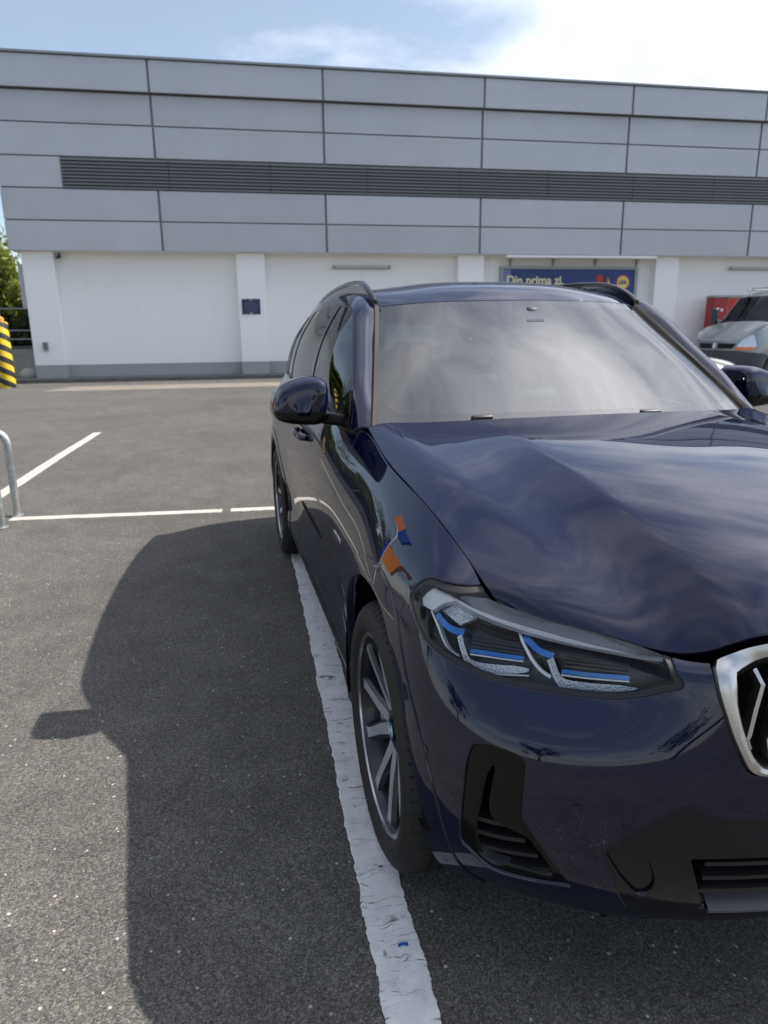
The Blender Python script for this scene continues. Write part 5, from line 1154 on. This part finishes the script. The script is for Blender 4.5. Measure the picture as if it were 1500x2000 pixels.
VR = Surf([[(0,1.45,2.12),(0,1.75,2.24),(0,2.4,2.29),(0,4.4,2.29),(0,5.15,2.24)], [(.41,1.46,2.115),(.42,1.76,2.23),(.42,2.4,2.28),(.42,4.4,2.28),(.42,5.14,2.23)], [(.70,1.49,2.10),(.72,1.78,2.19),(.72,2.4,2.23),(.72,4.4,2.23),(.72,5.12,2.19)], [(.79,1.53,2.08),(.84,1.8,2.12),(.86,2.4,2.13),(.86,4.4,2.13),(.85,5.1,2.10)]], mir0=True)
VS = Surf([[(.93,.98,1.43),(.92,1.0,1.45),(.905,1.04,1.48)], [(.955,1.25,1.43),(.92,1.28,1.58),(.875,1.33,1.77)], [(.96,1.55,1.43),(.93,1.55,1.76),(.80,1.56,2.08)], [(.96,2.0,1.43),(.945,2.0,1.80),(.86,2.0,2.12)], [(.96,3.2,1.43),(.945,3.2,1.80),(.865,3.2,2.13)], [(.96,4.6,1.43),(.945,4.6,1.8),(.862,4.6,2.13)], [(.93,5.15,1.43),(.91,5.14,1.8),(.85,5.1,2.10)]])
VT = Surf([[(0,5.22,1.43),(0,5.19,1.8),(0,5.15,2.24)], [(.5,5.22,1.43),(.5,5.19,1.8),(.45,5.14,2.22)], [(.93,5.15,1.43),(.91,5.14,1.8),(.85,5.1,2.10)]], mir0=True)
VCB, VCH, VCW, VCR, VCS, VCT = Chart(VB, 240, 60), Chart(VH, 40, 30), Chart(VW, 40, 30), Chart(VR, 40, 60), Chart(VS, 120, 26), Chart(VT, 20, 16)
M_VAN = car_paint('van silver', (.20, .225, .24), (.29, .32, .335), .7); M_VB = mat('dark bumper plastic', (.045, .05, .062), .5); M_VGLASS = thin_glass('van glass', (.20, .25, .25), 1.6)
ay, az_ = VCB.P[..., 1], VCB.P[..., 2]; As = VCB.P[..., 0]; Aa = VCB.A
def va(y0): return np.where(As > .6, np.hypot(ay-y0, az_-.34)-.41, .3)
bump = np.where(ay < 1.0, np.interp(Aa, [0, .5, .9, 1.35, 1.6], [.80, .80, .77, .72, .60])-az_, np.where(ay > 4.9, .55-az_, .42-az_))
VHL = sdf_poly(smooth_poly([(.60,.83),(.70,1.06),(.80,1.16),(.90,1.20),(1.02,1.14),(1.08,.95),(1.06,.83),(.80,.80)], k=5), Aa, az_); amb = .885-az_
VGR = sdf_poly(smooth_poly([(-.06,.84),(.52,.84),(.60,.97),(-.06,.97)], k=3, sharp=(0,1,2,3)), Aa, az_)
panel('body', VCB, [-bump-.002, va(.97), va(4.2), -VHL, -VGR], M_VAN, van, 0, flange=.03, nrm=-1)
panel('bumper', VCB, [bump-.002, va(.97)-.0, va(4.2)], M_VB, van, 0, flange=.03, off=.012, nrm=-1)
gr_ = panel('grille', VCB, [VGR], M_VOID, van, 0, flange=0, off=-.03, nrm=-1)
for z in (.868, .905, .942):
    pts = [VCB.at(a, z) for a in np.linspace(0, .55, 10)]; MB().tube([(-p[0], p[1]+.012, p[2]) for p in pts[::-1]]+[(p[0], p[1]+.012, p[2]) for p in pts[1:]], .006, 6).build('grille_slat', M_VB, gr_)
MB().prism([(0, .82), (.055, .905), (0, .99), (-.055, .905)], 'y', -.035, .01).build('emblem', M_CHROME, van, bevel=.006)
MB().box((-.085, -.015, .83), (.085, .01, .98)).build('emblem_surround', M_VAN, van, bevel=.01)
for sd_ in (-1, 1):
    hl_ = panel('headlight', VCB, [VHL-.01, -amb-.003], mat('van headlight', (.62, .66, .70), .12, .4, .8) if 'van headlight' not in bpy.data.materials else bpy.data.materials['van headlight'], van, sd_, flange=.02, off=-.004, nrm=-1)
    panel('indicator', VCB, [VHL-.01, amb-.003], mat('amber lens', (.75, .17, .01), .15, 0, .8) if 'amber lens' not in bpy.data.materials else bpy.data.materials['amber lens'], hl_, sd_, flange=.02, off=-.004, nrm=-1)
    yv, zv = VCS.P[..., 1], VCS.P[..., 2]; tv = np.repeat(np.linspace(0, 1, VCS.nv)[None, :], VCS.nu, 0)
    wn_ = np.minimum(np.minimum(yv-1.12, 1.95-yv), np.minimum(tv*.6-.03, (1-tv)*.6-.08))
    panel('side_panel', VCS, [-wn_], M_VAN, van, sd_, flange=.01); panel('door_window', VCS, [wn_], M_VGLASS, van, sd_, flange=0, off=-.005)
    for y0 in (.97, 4.2):
        w_ = sub(ME['tyre'], 'wheel', van); w_.location = (sd_*.87, y0, .345); w_.scale = (.85, .95, .95); w_.rotation_euler = (0, 0, 0 if sd_ > 0 else math.pi)
        MB().lathe([(.25, .07), (.235, .10), (.20, .09), (.17, .06), (.10, .07), (.06, .10), (0, .10)], 32, 'x').build('wheel_rim', mat('steel wheel', (.10, .10, .105), .45, .5) if 'steel wheel' not in bpy.data.materials else bpy.data.materials['steel wheel'], w_)
    m_ = MB().box((sd_*1.13-.10, 1.02, 1.42), (sd_*1.13+.10, 1.14, 1.85)).build('wing_mirror', M_VB, van, bevel=.04, seg=3); MB().tube([(sd_*.93, 1.12, 1.5), (sd_*1.06, 1.1, 1.55)], .025, 8).build('mirror_arm', M_VB, m_)
    MB().tube([(sd_*.70, 1.75, 2.30), (sd_*.70, 4.6, 2.37)], .02, 8).build('roof_rack_rail', M_GREYM, van)
    for (y, z) in ((.62, .93),):
        p = VCB.at(1.62, .96); MB().lathe([(0, .004), (.03, .003), (.045, 0)], 20, 'x', (0, 0, 0)).build('side_repeater', bpy.data.materials['amber lens'], van).matrix_basis = Matrix.Translation((p[0]*sd_, p[1], p[2])) @ Matrix.Rotation(0 if sd_ > 0 else math.pi, 4, 'Z')
for y in (1.9, 3.1, 4.3): MB().tube([(-.75, y, 2.34), (.75, y, 2.34)], .02, 8).build('roof_rack_bar', M_GREYM, van)
panel('hood', VCH, [np.ones_like(VCH.A)], M_VAN, van, 0, flange=.02); panel('windshield', VCW, [np.ones_like(VCW.A)], M_VGLASS, van, 0, flange=0); panel('roof', VCR, [np.ones_like(VCR.A)], M_VAN, van, 0, flange=.02); panel('tail', VCT, [np.ones_like(VCT.A)], M_VAN, van, 0, flange=.01)
MB().prism([(.95, .4), (1.35, .4), (1.3, 1.43), (1.0, 1.45)], 'x', -.85, .85).build('dashboard', M_DASH, van, bevel=.03)
for x in (-.5, .5): MB().box((x-.24, 1.75, .5), (x+.24, 1.95, 1.75)).build('seat', M_SEAT, van, bevel=.06, seg=3)
MB().box((-.6, .3, .28), (.6, 5.0, .5)).build('floor', M_VOID, van)
MB().tube([(-.75, .93, 1.50), (-.2, .90, 1.545), (.3, .92, 1.535)], .012, 6).build('wiper', M_BLACK, van)
# small blue scrap on the painted line
bs = MB().add([(.262,1.330,.0075),(.273,1.333,.009),(.286,1.329,.0075),(.287,1.337,.010),(.274,1.341,.0078),(.262,1.337,.0085)], [(0,1,4,5),(1,2,3,4)]).build('plastic_scrap', mat('scrap blue', (.01, .08, .35), .4)); tag(bs, 'tiny blue plastic scrap lying on the near white line', 'scrap')
so = bs.modifiers.new('thickness', 'SOLIDIFY'); so.thickness = .0015
